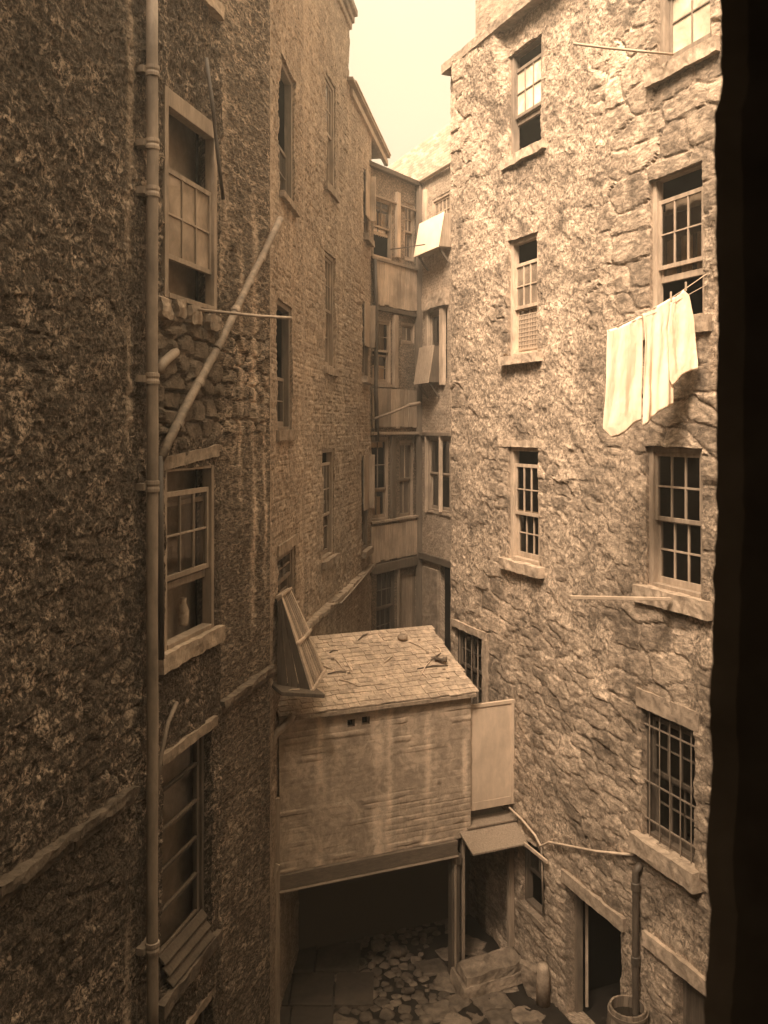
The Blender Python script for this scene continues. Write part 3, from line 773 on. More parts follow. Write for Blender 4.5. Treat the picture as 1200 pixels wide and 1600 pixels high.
# doorway with lintel and half-open leaf
f = MB(); d = .2
f.loc(RW, oDr[0], oDr[0]+.05, oDr[2], oDr[3], -d-.05, -d+.06); f.loc(RW, oDr[1]-.05, oDr[1], oDr[2], oDr[3], -d-.05, -d+.06); f.loc(RW, oDr[0]+.05, oDr[1]-.05, oDr[3]-.06, oDr[3], -d-.05, -d+.06)
dr = part('doorway', f, MT['dpaint'], RT, bevel=.005)
m = MB(); m.rough(RW.pt(oDr[0]-.1, oDr[3], -d), RW.pt(oDr[1]+.05, 0)-RW.pt(oDr[0]-.1, 0), Vector((RW.n.x, RW.n.y, 0))*(d+.05), Vector((0, 0, .17)), .01, .05); part('lintel', m, MT['sill'], dr)
m = MB(); hx = oDr[1]-.06
p0 = RW.pt(hx, 0, -d-.08); q = Vector((-RW.d.x*.35-RW.n.x*.8, -RW.d.y*.35-RW.n.y*.8, 0)).normalized()
m.bar(p0+Vector((0, 0, 1.0))+q*0, p0+Vector((0, 0, 1.0))+q*.04, .03, 1.8, up=(0, 0, 1)); part('door', m, MT['pale'], dr, bevel=.004)
f = MB(); f.loc(RW, oD2[0], oD2[0]+.05, oD2[2], oD2[3], -d-.05, -d+.06); f.loc(RW, oD2[1]-.05, oD2[1], oD2[2], oD2[3], -d-.05, -d+.06); f.loc(RW, oD2[0]+.05, oD2[1]-.05, oD2[3]-.06, oD2[3], -d-.05, -d+.06)
dr = part('doorway', f, MT['dpaint'], RT, bevel=.005)
m = MB(); m.rough(RW.pt(oD2[0]-.05, oD2[3], -d), RW.pt(RW.u(1010), 0)-RW.pt(oD2[0]-.05, 0), Vector((RW.n.x, RW.n.y, 0))*(d+.06), Vector((0, 0, .18)), .012, .05); part('lintel', m, MT['sill'], dr)
m = MB(); m.loc(RW, oD2[0]+.05, oD2[1]-.05, oD2[2], oD2[3]-.02, -d-.04, -d); part('door', m, MT['dwood'], dr)

# ================================================================== BACK: TIMBER STAIR BLOCK
F1 = Wall((-.3, 20.8), (.88, 22.5))
F2 = Wall((.88, 22.5), (2.7, 18.1))
KT = empty('timber_tenement', (.5, 23, 0), 'ramshackle timber-fronted tenement closing off the far end of the close', 'building')
def d_flat(U, Z):
    return .012*fbm(U*3, Z*3, 3, 61)+.006*fbm(U*14, Z*14, 2, 62), {'rnd': U*0+.5}
def o1(x0, x1, y0, y1, W=F1, d=.12):
    xm = (x0+x1)/2
    u0, u1 = sorted((W.u(x0), W.u(x1))); return (u0, u1, W.z(xm, y1), W.z(xm, y0), d)
aW = [o1(583, 613, 308, 404), o1(632, 648, 318, 408), o1(581, 611, 498, 600), o1(627, 648, 504, 538), o1(578, 607, 683, 813), o1(624, 646, 688, 810), o1(588, 617, 888, 1010), o1(626, 651, 897, 1050)]
bW = [o1(675, 703, 305, 352, F2), o1(670, 699, 485, 600, F2), o1(668, 703, 682, 800, F2), o1(688, 704, 884, 1050, F2)]
wall_mesh('wall', F1, -.3, F1.L, 0, 14.25, aW, .05, d_flat, [MT['gapbrick'], MT['dark']], KT, depth=.12, jit=.008)
wall_mesh('wall', F2, 0, F2.L, 0, 14.25, bW, .05, d_flat, [MT['brick'], MT['dark']], KT, depth=.12, jit=.008, uoff=8)
cu = lambda *a: [a]
window(KT, F1, aW[0], .06, (.5, 1), (.38, .88), (2, 1), 'wood', 'clear', [(.02, .45, .38, .8, 'cloth'), (.55, .98, .38, .8, 'cloth')], None, None, st=.04, lgrid=(1, 1))
window(KT, F1, aW[1], .06, (.5, 1), (0, .52), (2, 2), 'wood', 'far', None, None, None, st=.04, lgrid=(2, 1))
window(KT, F1, aW[2], .06, (.5, 1), (0, .46), (2, 2), 'wood', 'clear', [(.05, .95, .0, .28, 'cloth'), (.05, .95, .55, 1, 'net')], (.05, .07, .06, 'wood'), None, st=.04)
window(KT, F1, aW[3], .06, (.0, 1), None, (2, 1), 'wood', 'far', None, None, None, st=.04)
window(KT, F1, aW[4], .06, (.36, 1), (.0, .36), (2, 2), 'wood', 'clear', [(.0, 1, .9, 1.0, 'cloth'), (.0, .85, .0, .27, 'cloth')], (.06, .06, .06, 'wood'), None, st=.03, lgrid=(2, 1))
window(KT, F1, aW[5], .06, (.5, 1), (.0, .5), (2, 1), 'wood', 'far', None, (.06, .06, .06, 'wood'), None, st=.03)
window(KT, F1, aW[6], .06, (.5, 1), (.0, .5), (3, 2), 'dwood', 'clear', None, None, None, st=.03)
window(KT, F2, bW[0], .06, (.0, 1), None, (4, 2), 'pale', 'dusty', None, None, None, st=.04)
window(KT, F2, bW[1], .06, (.5, 1), (.0, .5), (2, 1), 'wood', 'clear', None, None, None, st=.04)
w = window(KT, F2, bW[2], .06, (.5, 1), (.0, .5), (2, 1), 'wood', 'clear', None, (.05, .05, .05, 'pale'), None, st=.05)
m = MB(); m.loc(F1, aW[7][0], aW[7][1], 0, aW[7][3], -.1, -.06)
for i in range(5):
    u = aW[7][0]+(aW[7][1]-aW[7][0])*i/5; m.loc(F1, u+.006, u+(aW[7][1]-aW[7][0])/5-.006, 0, aW[7][3]-.01, -.06, -.035)
part('door', m, MT['wood'], KT)
def planks(W, x0, x1, y0, y1, w, n, mt, nm='board_panel', par=KT):
    """vertical boards between pixel columns x0..x1; y0,y1 heights read at x0"""
    u0, u1 = sorted((W.u(x0), W.u(x1))); z1, z0 = W.z(x0, y0), W.z(x0, y1)
    m = MB()
    for i in range(n):
        a = u0+(u1-u0)*i/n; b = u0+(u1-u0)*(i+1)/n
        m.loc(W, a+.004, b-.004, z0+random.uniform(-.02, .03), z1, w+random.uniform(0, .012), w+.03+random.uniform(0, .012))
    return part(nm, m, MT[mt], par, bevel=.003)
planks(F1, 583, 656, 403, 475, .03, 11, 'pale')
planks(F1, 579, 648, 606, 668, .03, 10, 'wood')
planks(F1, 577, 650, 823, 880, .03, 11, 'pale')
def bm(W, x0, x1, y, th, w0, w1, mt, nm='beam'):
    u0, u1 = sorted((W.u(x0), W.u(x1))); z = W.z(x0, y)
    m = MB(); m.loc(W, u0, u1, z-th, z, w0, w1); return part(nm, m, MT[mt], KT, bevel=.008)
bm(F1, 577, 657, 400, .07, .0, .10, 'wood'); bm(F1, 578, 657, 476, .1, .0, .07, 'dwood'); bm(F1, 578, 657, 675, .07, 0, .12, 'wood')
bm(F1, 577, 656, 815, .06, .0, .1, 'wood'); bm(F1, 575, 656, 884, .22, .0, .09, 'dwood'); bm(F2, 657, 707, 675, .09, 0, .08, 'wood'); bm(F2, 653, 710, 860, .16, 0, .1, 'dwood')
bm(F1, 578, 657, 302, .05, .0, .06, 'wood')
for W, x, y0, y1, wd, mt in ((F1, 617, 300, 402, .16, 'pale'), (F1, 651, 310, 408, .11, 'pale'), (F1, 613, 492, 606, .17, 'wood'), (F1, 609, 680, 815, .17, 'dwood'), (F1, 648, 495, 606, .08, 'dwood'),
                         (F2, 690, 482, 602, .20, 'pale'), (F2, 668, 485, 600, .13, 'pale'), (F2, 667, 680, 800, .05, 'pale'), (F2, 689, 680, 800, .06, 'pale'), (F2, 664, 298, 350, .14, 'pale'), (F1, 620, 888, 1010, .05, 'wood')):
    u = W.u(x); m = MB(); m.loc(W, u, u+wd, W.z(x, y1), W.z(x, y0), -.02, .07); part('post', m, MT[mt], KT, bevel=.006)
m = MB(); m.box((.80, 22.3, 0), (.95, 22.52, 14.2)); part('post', m, MT['dwood'], KT)
m = MB(); u = F2.u(664); m.rough(F2.pt(u, 0, -.05), F2.pt(F2.u(687), 0)-F2.pt(u, 0), Vector((F2.n.x, F2.n.y, 0))*.12, Vector((0, 0, F2.z(664, 884))), .012, .1); part('pier', m, MT['dsill'], KT)
m = MB(); u = F2.u(665); m.rough(F2.pt(u, F2.z(665, 486), -.05), F2.pt(F2.u(702), 0)-F2.pt(u, 0), Vector((F2.n.x, F2.n.y, 0))*.16, Vector((0, 0, .35)), .03, .08); part('lintel', m, MT['sill'], KT)
# slate roof, gutter
E0 = Vector((.86, 22.55, 14.26)); E1 = Vector((2.9, 17.6, 14.26)); R0 = Vector((.1, 25, 15.38)); R1 = Vector((3.2, 17.5+.0, 15.38))
R0 = at(606, 262, 25); R1 = R0+Vector((.414, -1, 0))*7.6
m = MB(); nr, nc = 14, 30
up = Vector((0, 0, .02))
for i in range(nr):
    for j in range(nc):
        o = .5 if i % 2 else 0
        def q(a, b):
            lo = E0.lerp(E1, b); hi = R0.lerp(R1, b); return lo.lerp(hi, a)
        a0, a1 = i/nr, (i+1.25)/nr; b0, b1 = max(0, (j-o)/nc+.0008), min(1, (j+1-o)/nc-.0008)
        if b1 <= b0: continue
        p = [q(a0, b0)+up*1.4, q(a0, b1)+up*1.4, q(a1, b1), q(a1, b0)]
        m.hexa(p+[x+up*.6 for x in p])
part('roof', m, MT['roofslate'], KT)
m = MB(); m.tube([E0+Vector((-.1, .1, -.02)), E1+Vector((-.1, 0, -.02))], .05, 10); part('gutter', m, MT['pale'], KT, smooth=True)
m = MB(); m.loc(F1, -.4, F1.L, 14.16, 14.26, -1.5, .12); part('eave', m, MT['dwood'], KT)
# hanging larder boxes
def larder(px, y_top, y_bot, xr, label, mt, nm, w=.34):
    # box hung on F2, sloping front
    u0 = F2.u(px); u1 = F2.u(xr); z1 = F2.z(px, y_top); z0 = F2.z(px, y_bot)
    r = empty(nm, F2.pt((u0+u1)/2, z0, w/2), label, 'larder box', 'wooden larder boxes hung outside the far windows')
    m = MB()
    m.hexa([F2.pt(u0, z0, 0.02), F2.pt(u1, z0, 0.02), F2.pt(u1, z0, w), F2.pt(u0, z0, w), F2.pt(u0, z1, 0.02), F2.pt(u1, z1, 0.02), F2.pt(u1, z1, w*.55), F2.pt(u0, z1, w*.55)])
    part('box', m, MT['dwood' if mt != 'white' else 'wood'], r, bevel=.008)
    m = MB(); e = .02
    m.hexa([F2.pt(u0-e, z0-.02, w+.004), F2.pt(u1+e, z0-.02, w+.004), F2.pt(u1+e, z0-.02, w+.03), F2.pt(u0-e, z0-.02, w+.03),
            F2.pt(u0-e, z1+.02, w*.55+.004), F2.pt(u1+e, z1+.02, w*.55+.004), F2.pt(u1+e, z1+.02, w*.55+.03), F2.pt(u0-e, z1+.02, w*.55+.03)])
    part('front_panel', m, MT[mt], r, bevel=.004)
    for uu in (u0+.08, u1-.1):
        m = MB(); m.bar(F2.pt(uu, z0-.02, w*.8), F2.pt(uu, z0-.35, .02), .03, .04); part('bracket', m, MT['dwood'], r)
larder(668, 352, 402, 706, 'box with a bright whitewashed sloping front, hung under the top far window', 'white', 'larder_box')
larder(668, 545, 600, 690, 'dull brown box hung under the second-storey far window', 'wood', 'larder_box')
m = MB(); m.tube([F1.P(580, 656, .1), F1.P(612, 645, .3), F1.P(642, 632, .55)], .03, 8); m.tube([F1.P(640, 633, .54), F1.P(656, 630, .62)], .045, 8)
single('clothes_pole', m, MT['wood'], 'short pole with pale rag end poking out below the second storey of the timber tenement', 'pole', 'poles stuck out of windows', smooth=True)
m = MB(); m.tube([F1.P(610, 390, .05), F1.P(664, 382, 1.0)], .014, 8)
single('clothes_pole', m, MT['dwood'], 'thin dark pole crossing the topmost far window towards the white box', 'pole', 'poles stuck out of windows', smooth=True)
m = MB(); m.tube([D2.pt(D2.L-.15, D2.z(575, 400), .1), D2.pt(D2.L-.05, D2.z(575, 470), .12), D2.pt(D2.L-.1, D2.z(572, 600), .12), D2.pt(D2.L-.02, D2.z(577, 690), .14)], .05, 10)
single('drainpipe', m, MT['dpipe'], 'crooked black pipe down the far corner of the brick tenement', 'drainpipe', smooth=True)

# ================================================================== WASH-HOUSE ON POSTS
SW = Wall((1.13, 13.2), (1.13+1, 13.2+.414))          # u=0 at the middle post, n towards the viewer
WH = empty('wash_house', (-.2, 13.2, 0), 'small brick wash-house raised over the yard on timber posts under a littered slate roof', 'outhouse')
uL, uR = SW.u(436), .165
zB, zT = H-6.03, H-3.88
vent = [(SW.u(543), SW.u(555), SW.z(549, 1137), SW.z(549, 1124), .12, .0), (SW.u(566), SW.u(578), SW.z(572, 1133), SW.z(572, 1120), .12, .0)]
def d_wash(U, Z):
    rows = np.floor(Z/.088+.2*fbm(U*.8, Z*.8, 2, 81)); r = _h(np.floor(U/.25+.5*(rows % 2)), rows, 82)
    ez = np.abs((Z/.088+.2*fbm(U*.8, Z*.8, 2, 81))-rows-.5)
    k = sst(-.05, .25, fbm(U*1.2, Z*1.2, 3, 83))
    lip = sst(.62, .8, fbm(U*2.2, rows*3.7, 2, 86)*.5+.5)
    dp = 0*U
    for px_, w_, q_ in ((500, .06, .9), (530, .10, .25), (590, .10, .7), (608, .05, .8), (640, .14, .3), (668, .06, .6), (695, .10, .45), (727, .04, .9), (455, .10, .3)):
        dp = dp+q_*np.exp(-((U-40-SW.u(px_)+.03*fbm(Z*1.2+px_, Z*0, 2, 7))/w_)**2)*np.clip(.7+1.1*fbm(U*4+px_, Z*1.6, 3, 9), 0, 1)
    dp = np.clip(dp*1.6, 0, .95)
    return .012*fbm(U*1.5, Z*1.5, 3, 84)+(.2+.8*k)*(.005*(r-.5)-.005*sst(.3, .5, ez))+.012*lip*sst(.5, .2, ez)*sst(.25, .45, vn(U*1.7, rows*1.9, 88))+.003*fbm(U*16, Z*16, 2, 85), {'rnd': r, 'drip': dp}
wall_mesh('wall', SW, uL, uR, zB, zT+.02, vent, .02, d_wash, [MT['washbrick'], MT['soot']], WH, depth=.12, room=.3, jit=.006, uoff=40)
SB = 1.5
m = MB(); m.loc(SW, uR-.12, uR-.004, zB, zT-.04, -SB, -.03)
m.loc(SW, uL-.3, uR+.95, .0, zB, -SB-.1, -SB); m.loc(SW, uL-.3, uR, zB, zT+.5, -SB-.1, -SB+.001)
part('side_wall', m, MT['gapbrick'], WH)
m = MB(); m.loc(SW, uL-.1, uR, zB-.02, zB-.001, -SB, -.02); m.loc(SW, uR+.001, uR+.8, zB+.1, zB+.13, -SB, -.2)
part('floor', m, MT['dwood'], WH)
m = MB(); m.loc(SW, uL-.02, -.07, zB-.21, zB-.005, -.10, .05); m.loc(SW, uL-.02, -.07, zB-.235, zB-.212, -.12, .09)
part('beam', m, MT['beam'], WH, bevel=.01)
# slates
m = MB(); zE, zR = zT-.02, H-3.25
def rp(u, t, h=0):
    z = zE+(zR-zE)*t
    return SW.pt(u, z+h, .09-(SB+.12)*t)
nr = 17
for i in range(nr):
    u = uL-.02+random.uniform(-.2, 0)
    while u < uR+.07:
        w = random.uniform(.12, .22); u2 = min(u+w, uR+.09+random.uniform(-.02, .02)); u1_ = max(u, uL-.02)
        if u2-u1_ > .04:
            t0 = i/nr+random.uniform(-.008, .008); t1 = min((i+1.5)/nr, 1.01)
            l = random.uniform(.012, .024)
            p = [rp(u1_+.003, t0, l), rp(u2-.003, t0, l+random.uniform(-.007, .007)), rp(u2-.003, t1, .004), rp(u1_+.003, t1, .004)]
            m.hexa(p+[x+Vector((0, 0, .012)) for x in p])
        u += w
m.hexa([rp(uL-.02, 0, -.05), rp(uR+.05, 0, -.05), rp(uR+.05, 1, -.05), rp(uL-.02, 1, -.05), rp(uL-.02, 0, 0), rp(uR+.05, 0, 0), rp(uR+.05, 1, 0), rp(uL-.02, 1, 0)], 0, .2)
part('roof', m, MT['slate'], WH)
# posts
pr = [(-.12, .13), (SW.u(797), .09)]
m = MB(); m.loc(SW, -.13, .0, 0.02, zB-.22, -.16, -.02); m.loc(SW, -.15, .02, zB-.4, zB-.24, -.18, .0); part('post', m, MT['dwood'], WH, bevel=.01)
m = MB(); m.loc(SW, .055, .10, 0.02, zB-.05, -.12, -.05); part('post', m, MT['wood'], WH, bevel=.006)
m = MB(); m.loc(SW, -.10, -.07, 0.02, zB-.22, -.018, .01); part('post', m, MT['wood'], WH, bevel=.006)
uP = SW.u(797); m = MB(); m.loc(SW, uP, uP+.09, .25, zB+.1, -.1, -.02); part('post', m, MT['wood'], WH, bevel=.006)
# little porch roof and its ledge
m = MB(); a, b = -.02, SW.u(806)
m.hexa([SW.pt(a, zB+.07, .0), SW.pt(b, zB+.07, .0), SW.pt(b-.02, zB-.10, .38), SW.pt(a+.02, zB-.10, .38), SW.pt(a, zB+.10, .0), SW.pt(b, zB+.10, .0), SW.pt(b-.02, zB-.07, .38), SW.pt(a+.02, zB-.07, .38)])
m.hexa([SW.pt(.17, zB+.13, -.25), SW.pt(b, zB+.13, -.25), SW.pt(b, zB+.11, .03), SW.pt(.1, zB+.11, .03), SW.pt(.17, zB+.16, -.25), SW.pt(b, zB+.16, -.25), SW.pt(b, zB+.14, .03), SW.pt(.1, zB+.14, .03)])
part('porch_roof', m, MT['wood'], WH, bevel=.006)
# pale door panel standing on the ledge
m = MB(); a, b = SW.u(734, -.06), SW.u(803, -.06); z0, z1 = SW.z(765, 1262, -.06), SW.z(765, 1098, -.06)
m.loc(SW, a, b, z0, z1, -.10, -.06); r = .035
m.loc(SW, a, b, z1-.05, z1+.002, -.062, -.045); m.loc(SW, b-.05, b+.002, z0, z1-.052, -.062, -.046); m.loc(SW, a+.05, b-.052, z0, z0+.12, -.06, -.052)
single('door_panel', m, MT['board'], 'pale whitewashed door panel standing on the ledge between wash-house and stone wall', 'panel', bevel=.006)
# timber partition at the left end
m = MB()
for i in range(3):
    a = at(411+i*8.4, 1100, 11.9); 
    m.loc(SW, SW.u(409+i*9), SW.u(417.5+i*9), .0, zB+1.25-.1*i, .02+.004*i, .06+.004*i)
part('partition', m, MT['wood'], WH, bevel=.004)
m = MB(); m.tube([SW.P(457, 1117, .12), SW.P(452, 1128, .14), SW.P(434, 1143, .17), SW.P(428, 1152, .18), SW.P(411, 1206, .2), SW.P(409, 1230, .2)], .05, 12)
single('drainpipe', m, MT['pipe'], 'pale elbowed pipe bent against the left end of the brick wash-house', 'drainpipe', smooth=True)
m = MB(); m.tube([SW.P(410, 1232, .22), SW.P(409.5, 1640, .22)], .025, 10)
single('iron_rod', m, MT['dpipe'], 'thin upright rod standing by the left end of the wash-house', 'rod', smooth=True)
for (a, b, lb) in (((408, 1245), (428, 1195), 'upper of two short slanting battens left of the wash-house wall'), ((411, 1410), (434, 1350), 'lower of two short slanting battens left of the wash-house wall')):
    m = MB(); m.bar(SW.P(*a, .12), SW.P(*b, .1), .04, .06); single('batten', m, MT['pole'], lb, 'batten', 'battens beside the wash-house', bevel=.005)

# slatted hatch leaning over the left end of the roof
def slat_frame(TL, TR, BL, BR, th, n, label):
    TL, TR, BL, BR = map(Vector, (TL, TR, BL, BR))
    nn = (TR-TL).cross(BL-TL).normalized()
    if nn.z < 0: nn = -nn
    r = empty('slatted_panel', (BL+BR)/2, label, 'slatted panel', 'slatted panels over the wash-house roof')
    m = MB()
    def qd(a, b, c, d, h0, h1): m.hexa([a+nn*h0, b+nn*h0, c+nn*h0, d+nn*h0, a+nn*h1, b+nn*h1, c+nn*h1, d+nn*h1])
    L = lambda s, t: TL.lerp(TR, s).lerp(BL.lerp(BR, s), t)
    for s0, s1 in ((0, .09), (.91, 1)): qd(L(s0, 0), L(s1, 0), L(s1, 1), L(s0, 1), -th, th*.3)
    for t0, t1 in ((-.01, .04), (.96, 1.02)): qd(L(-.04, t0), L(1.04, t0), L(1.04, t1), L(-.04, t1), -th*1.1, th*.6)
    part('frame', m, MT['pole'], r, bevel=.005)
    m = MB()
    for i in range(n):
        a = .1+.8*i/n; qd(L(a+.015, .04), L(a+.8/n-.03, .04), L(a+.8/n-.03, .96), L(a+.015, .96), -.01, .012)
    part('slat', m, MT['wood'], r, bevel=.003)
    m = MB(); qd(L(.02, .02), L(.98, .02), L(.98, .98), L(.02, .98), -th*1.4, -th*1.15); part('backing', m, MT['dwood'], r)
slat_frame(at(437, 930, 12.05), at(452, 919, 12.75), at(465, 1009, 12.0), at(483, 986, 12.7), .06, 6, 'upper slatted timber panel leaning against the brick wall above the wash-house roof')
slat_frame(at(463, 1004, 11.95), at(480, 990, 12.62), at(487, 1080, 11.9), at(506, 1048, 12.6), .06, 6, 'lower slatted timber panel resting on the edge of the wash-house roof')
m = MB(); m.hexa([at(434, 1075, 11.95), at(487, 1082, 11.95), at(490, 1050, 12.6), at(440, 1040, 12.6), at(433, 955, 11.95), at(440, 940, 11.95), at(446, 930, 12.6), at(437, 935, 12.6)])
m2 = MB()
for i in range(3):
    t0, t1 = i/3+.02, (i+1)/3-.02
    a0 = at(434, 940, 11.9).lerp(at(440, 935, 11.9), t0); a1 = at(434, 940, 11.9).lerp(at(440, 935, 11.9), t1)
    b0 = at(432, 1078, 11.9).lerp(at(487, 1082, 11.9), t0); b1 = at(432, 1078, 11.9).lerp(at(487, 1082, 11.9), t1)
    k = Vector((0, .04, 0)); m2.hexa([b0, b1, b1+k, b0+k, a0, a1, a1+k, a0+k])
single('timber_chute', m2, MT['dwood'], 'dark boarded cheek under the slatted panels against the left wall', 'boards')
m = MB(); m.bar(at(430, 1076, 11.75), at(497, 1080, 12.0), .5, .05); single('shelf_board', m, MT['dwood'], 'dark shelf board below the slatted panels at the left end of the roof', 'board', bevel=.006)
m = MB(); m.tube([at(433, 1079, 11.7), at(445, 1081, 11.68), at(457, 1077, 11.68), at(468, 1077, 11.7)], .008, 6); single('cord', m, MT['pole'], 'pale bit of cord draped on the dark shelf board', 'cord', smooth=True)

# litter on the roof
def onroof(px, py):
    # intersect the view ray with the roof plane
    p0 = rp(0, 0, .035); e1 = rp(1, 0, .035)-p0; e2 = rp(0, 1, .035)-p0; n = e1.cross(e2)
    d = Vector(((px-CX)/F, 1, -(py-CY)/F)); o = Vector((0, 0, H))
    t = (p0-o).dot(n)/d.dot(n); return o+d*t
tw = [((512, 1053), (541, 1050)), ((541, 1033), (551, 1050)), ((655, 1060), (676, 1028)), ((668, 1035), (690, 1020)), ((640, 1003), (668, 1018)), ((524, 1030), (535, 1044)), ((560, 1000), (574, 990)), ((498, 1040), (520, 1046)), ((600, 1036), (612, 1026)), ((652, 1045), (700, 1040)), ((530, 1062), (560, 1072)), ((680, 1010), (690, 1022)), ((515, 1020), (528, 1016)), ((660, 1052), (668, 1060))]
for i, (a, b) in enumerate(tw):
    m = MB(); A, B = onroof(*a), onroof(*b); mid = (A+B)/2+Vector((random.uniform(-.02, .02), 0, .02))
    m.tube([A, mid, B], [.009, .012, .007], 6)
    single('twig', m, MT['straw' if i % 3 else 'dwood'], 'one of the thin straws and twigs scattered on the slate roof', 'twig', 'straws and twigs on the slate roof', smooth=True)
for (x, y, s, lb) in ((629, 999, .075, 'broken round pot lying near the top edge of the slate roof'),):
    m = MB(); m.lathe(onroof(x, y), [(.02, 0), (s, .0), (s*1.1, s*.6), (s*.8, s*1.1), (s*.65, s*1.1), (s*.9, s*.5), (.001, .02)], 18)
    single('broken_pot', m, MT['dsill'], lb, 'pot', smooth=True)
m = MB(); p = onroof(686, 1033); m.rough(p-Vector((.08, .04, 0)), (.14, -.05, 0), (.03, .07, 0), (0, 0, .055), .025, .02, 14, rnd_corner=.5); m.rough(p+Vector((.04, -.08, 0)), (.07, -.02, 0), (.02, .07, 0), (0, 0, .08), .018, .02, 14, rnd_corner=.5)
single('old_boot', m, MT['dwood'], 'shapeless old boot thrown on the right side of the slate roof', 'boot', smooth=True)
for i, (x, y) in enumerate(((676, 1028), (668, 1020), (694, 1046), (655, 1000), (545, 1052), (520, 1030), (700, 1060))):
    m = MB(); p = onroof(x, y); s = random.uniform(.03, .06); m.rough(p-Vector((s/2, s/2, .01)), (s, .01, 0), (0, s, 0), (0, 0, s*.6), .012, .02, 14)
    single('slate_chip', m, MT['dsill'], 'one of the loose stone chips scattered on the slate roof', 'chip', 'loose chips on the slate roof')

# ================================================================== YARD
m = MB(); N = 60
m.add([(-80, -80, 0), (80, -80, 0), (80, 80, 0), (-80, 80, 0)], [(0, 1, 2, 3)])
single('ground', m, MT['mud'], None, None, kind='structure')
m = MB(); rr = random.Random(3); placed = []
def inpatch(x, y): return x > -.66+.1*math.sin(y*3) and x < 7.15-.414*y
def small(x, y): return -.4 < x < .75+.15*math.sin(y*4) and 11.9 < y < 15.2
for k in range(9000):
    x = rr.uniform(-.75, 2.6); y = rr.uniform(10.6, 16.5)
    if not inpatch(x, y): continue
    r = rr.uniform(.05, .10) if small(x, y) else rr.uniform(.16, .30)
    if any((x-a)**2+((y-b)*1.15)**2 < (r+c-.012)**2 for a, b, c in placed): continue
    placed.append((x, y, r))
for x, y, r in placed:
    h = rr.uniform(.008, .035) if r < .15 else rr.uniform(.008, .022); a = rr.uniform(0, 3.1); c_, s_ = math.cos(a)*r, math.sin(a)*r; q = rr.uniform(.75, 1.15)
    m.rough((x-c_+s_*q, y-s_-c_*q, -.06), (2*c_, 2*s_, rr.uniform(-.015, .015)), (-2*s_*q, 2*c_*q, rr.uniform(-.02, .02)), (0, 0, .06+h), .014 if r < .15 else .022, .04, 9, 0, rr.random(), sd=x*3, rnd_corner=.62 if r < .15 else .25)
single('cobbles', m, MT['cobble'], None, None, kind='structure', smooth=True)
m = MB(); y = 9.8
while y < 15:
    x = -2.4; dy = rr.uniform(.55, .8)
    while x < -.7:
        w = rr.uniform(.5, .7)
        m.rough((x+.015, y+.015, -.03), (w-.03, rr.uniform(-.02, .02), 0), (rr.uniform(-.02, .02), dy-.03, 0), (0, 0, .065+rr.uniform(0, .03)), .012, .08, 5, 0, rr.random(), sd=x, rnd_corner=.06)
        x += w
    y += dy
single('flagstones', m, MT['flag'], None, None, kind='structure')
# big step stone by the post
m = MB(); p = at(765, 1512, 13.0)
m.rough((p.x-.42, 12.68, -.02), (.92, .34, .06), (-.16, .40, .07), (.03, .05, .15), .022, .045, 5, rnd_corner=.04)
m.rough((p.x-.36, 12.76, .12), (.84, .30, .07), (-.13, .32, .05), (.02, .03, .13), .025, .04, 6, rnd_corner=.06, sd=4)
single('step_stone', m, MT['boulder'], 'big worn step stone lying in front of the dark porch opening', 'stone')
m = MB(); p = at(828, 1500, 12.9); m.rough((p.x-.06, 12.75, 0), (.24, -.2, 0), (.1, .12, 0), (-.12, .14, .42), .03, .04, 5, rnd_corner=.25)
single('stone_slab', m, MT['boulder'], 'narrow stone slab leaning at the foot of the stone wall', 'stone')
m = MB(); p = RW.pt(RW.u(862), 0, .14)
m.lathe(p, [(.001, .0), (.1, .0), (.095, .35), (.085, .5), (.06, .56), (.001, .58)], 16); single('guard_stone', m, MT['sill'], 'short rounded guard stone against the wall left of the doorway', 'guard stone', smooth=True)
# rubble bits
for i in range(4):
    m = MB(); x = rr.uniform(-.2, 1.2); y = rr.uniform(12.2, 13.9); s = rr.uniform(.1, .2)
    m.rough((x, y, .03), (s, .03, 0), (-.02, s*.8, 0), (0, 0, s*.6), .03, .03, 9, sd=i, rnd_corner=.4)
    single('rubble_stone', m, MT['cobble'], 'one of the loose rubble stones lying on the cobbles', 'stone', 'loose rubble stones on the cobbles', smooth=True)
# barrel
bp = at(981, 1577, 10.75); bp.z = 0; bh = (H-(1572-670)/1400*10.75)
BR = empty('barrel', bp, 'open-topped wooden water barrel at the foot of the black drainpipe', 'barrel')
m = MB(); ns = 20; R0_ = .235
for k in range(ns):
    a0, a1 = 2*math.pi*k/ns+.012, 2*math.pi*(k+1)/ns-.012
    rows = 8; vs = []
    for j in range(rows+1):
        t = j/rows; r = R0_*(.86+.26*math.sin(math.pi*(.1+.8*t)))
        for (rad, a) in ((r, a0), (r, a1), (r-.028, a1), (r-.028, a0)): vs.append(bp+Vector((rad*math.cos(a), rad*math.sin(a), bh*t)))
    fs = []
    for j in range(rows):
        for q in range(4): fs.append((j*4+q, j*4+(q+1) % 4, j*4+4+(q+1) % 4, j*4+4+q))
    fs += [(3, 2, 1, 0), (rows*4, rows*4+1, rows*4+2, rows*4+3)]
    m.add(vs, fs)
part('staves', m, MT['barrel'], BR)
for t in (.1, .35, .68, .93):
    m = MB(); r = R0_*(.86+.26*math.sin(math.pi*(.1+.8*t)))+.006
    m.lathe(bp, [(r-.01, bh*t), (r, bh*t), (r+.002, bh*t+.04), (r-.01, bh*t+.04)], 40); part('hoop', m, MT['iron'], BR, smooth=False)
m = MB(); m.lathe(bp, [(.001, bh-.14), (.215, bh-.14)], 32); part('water', m, MT['water'], BR)

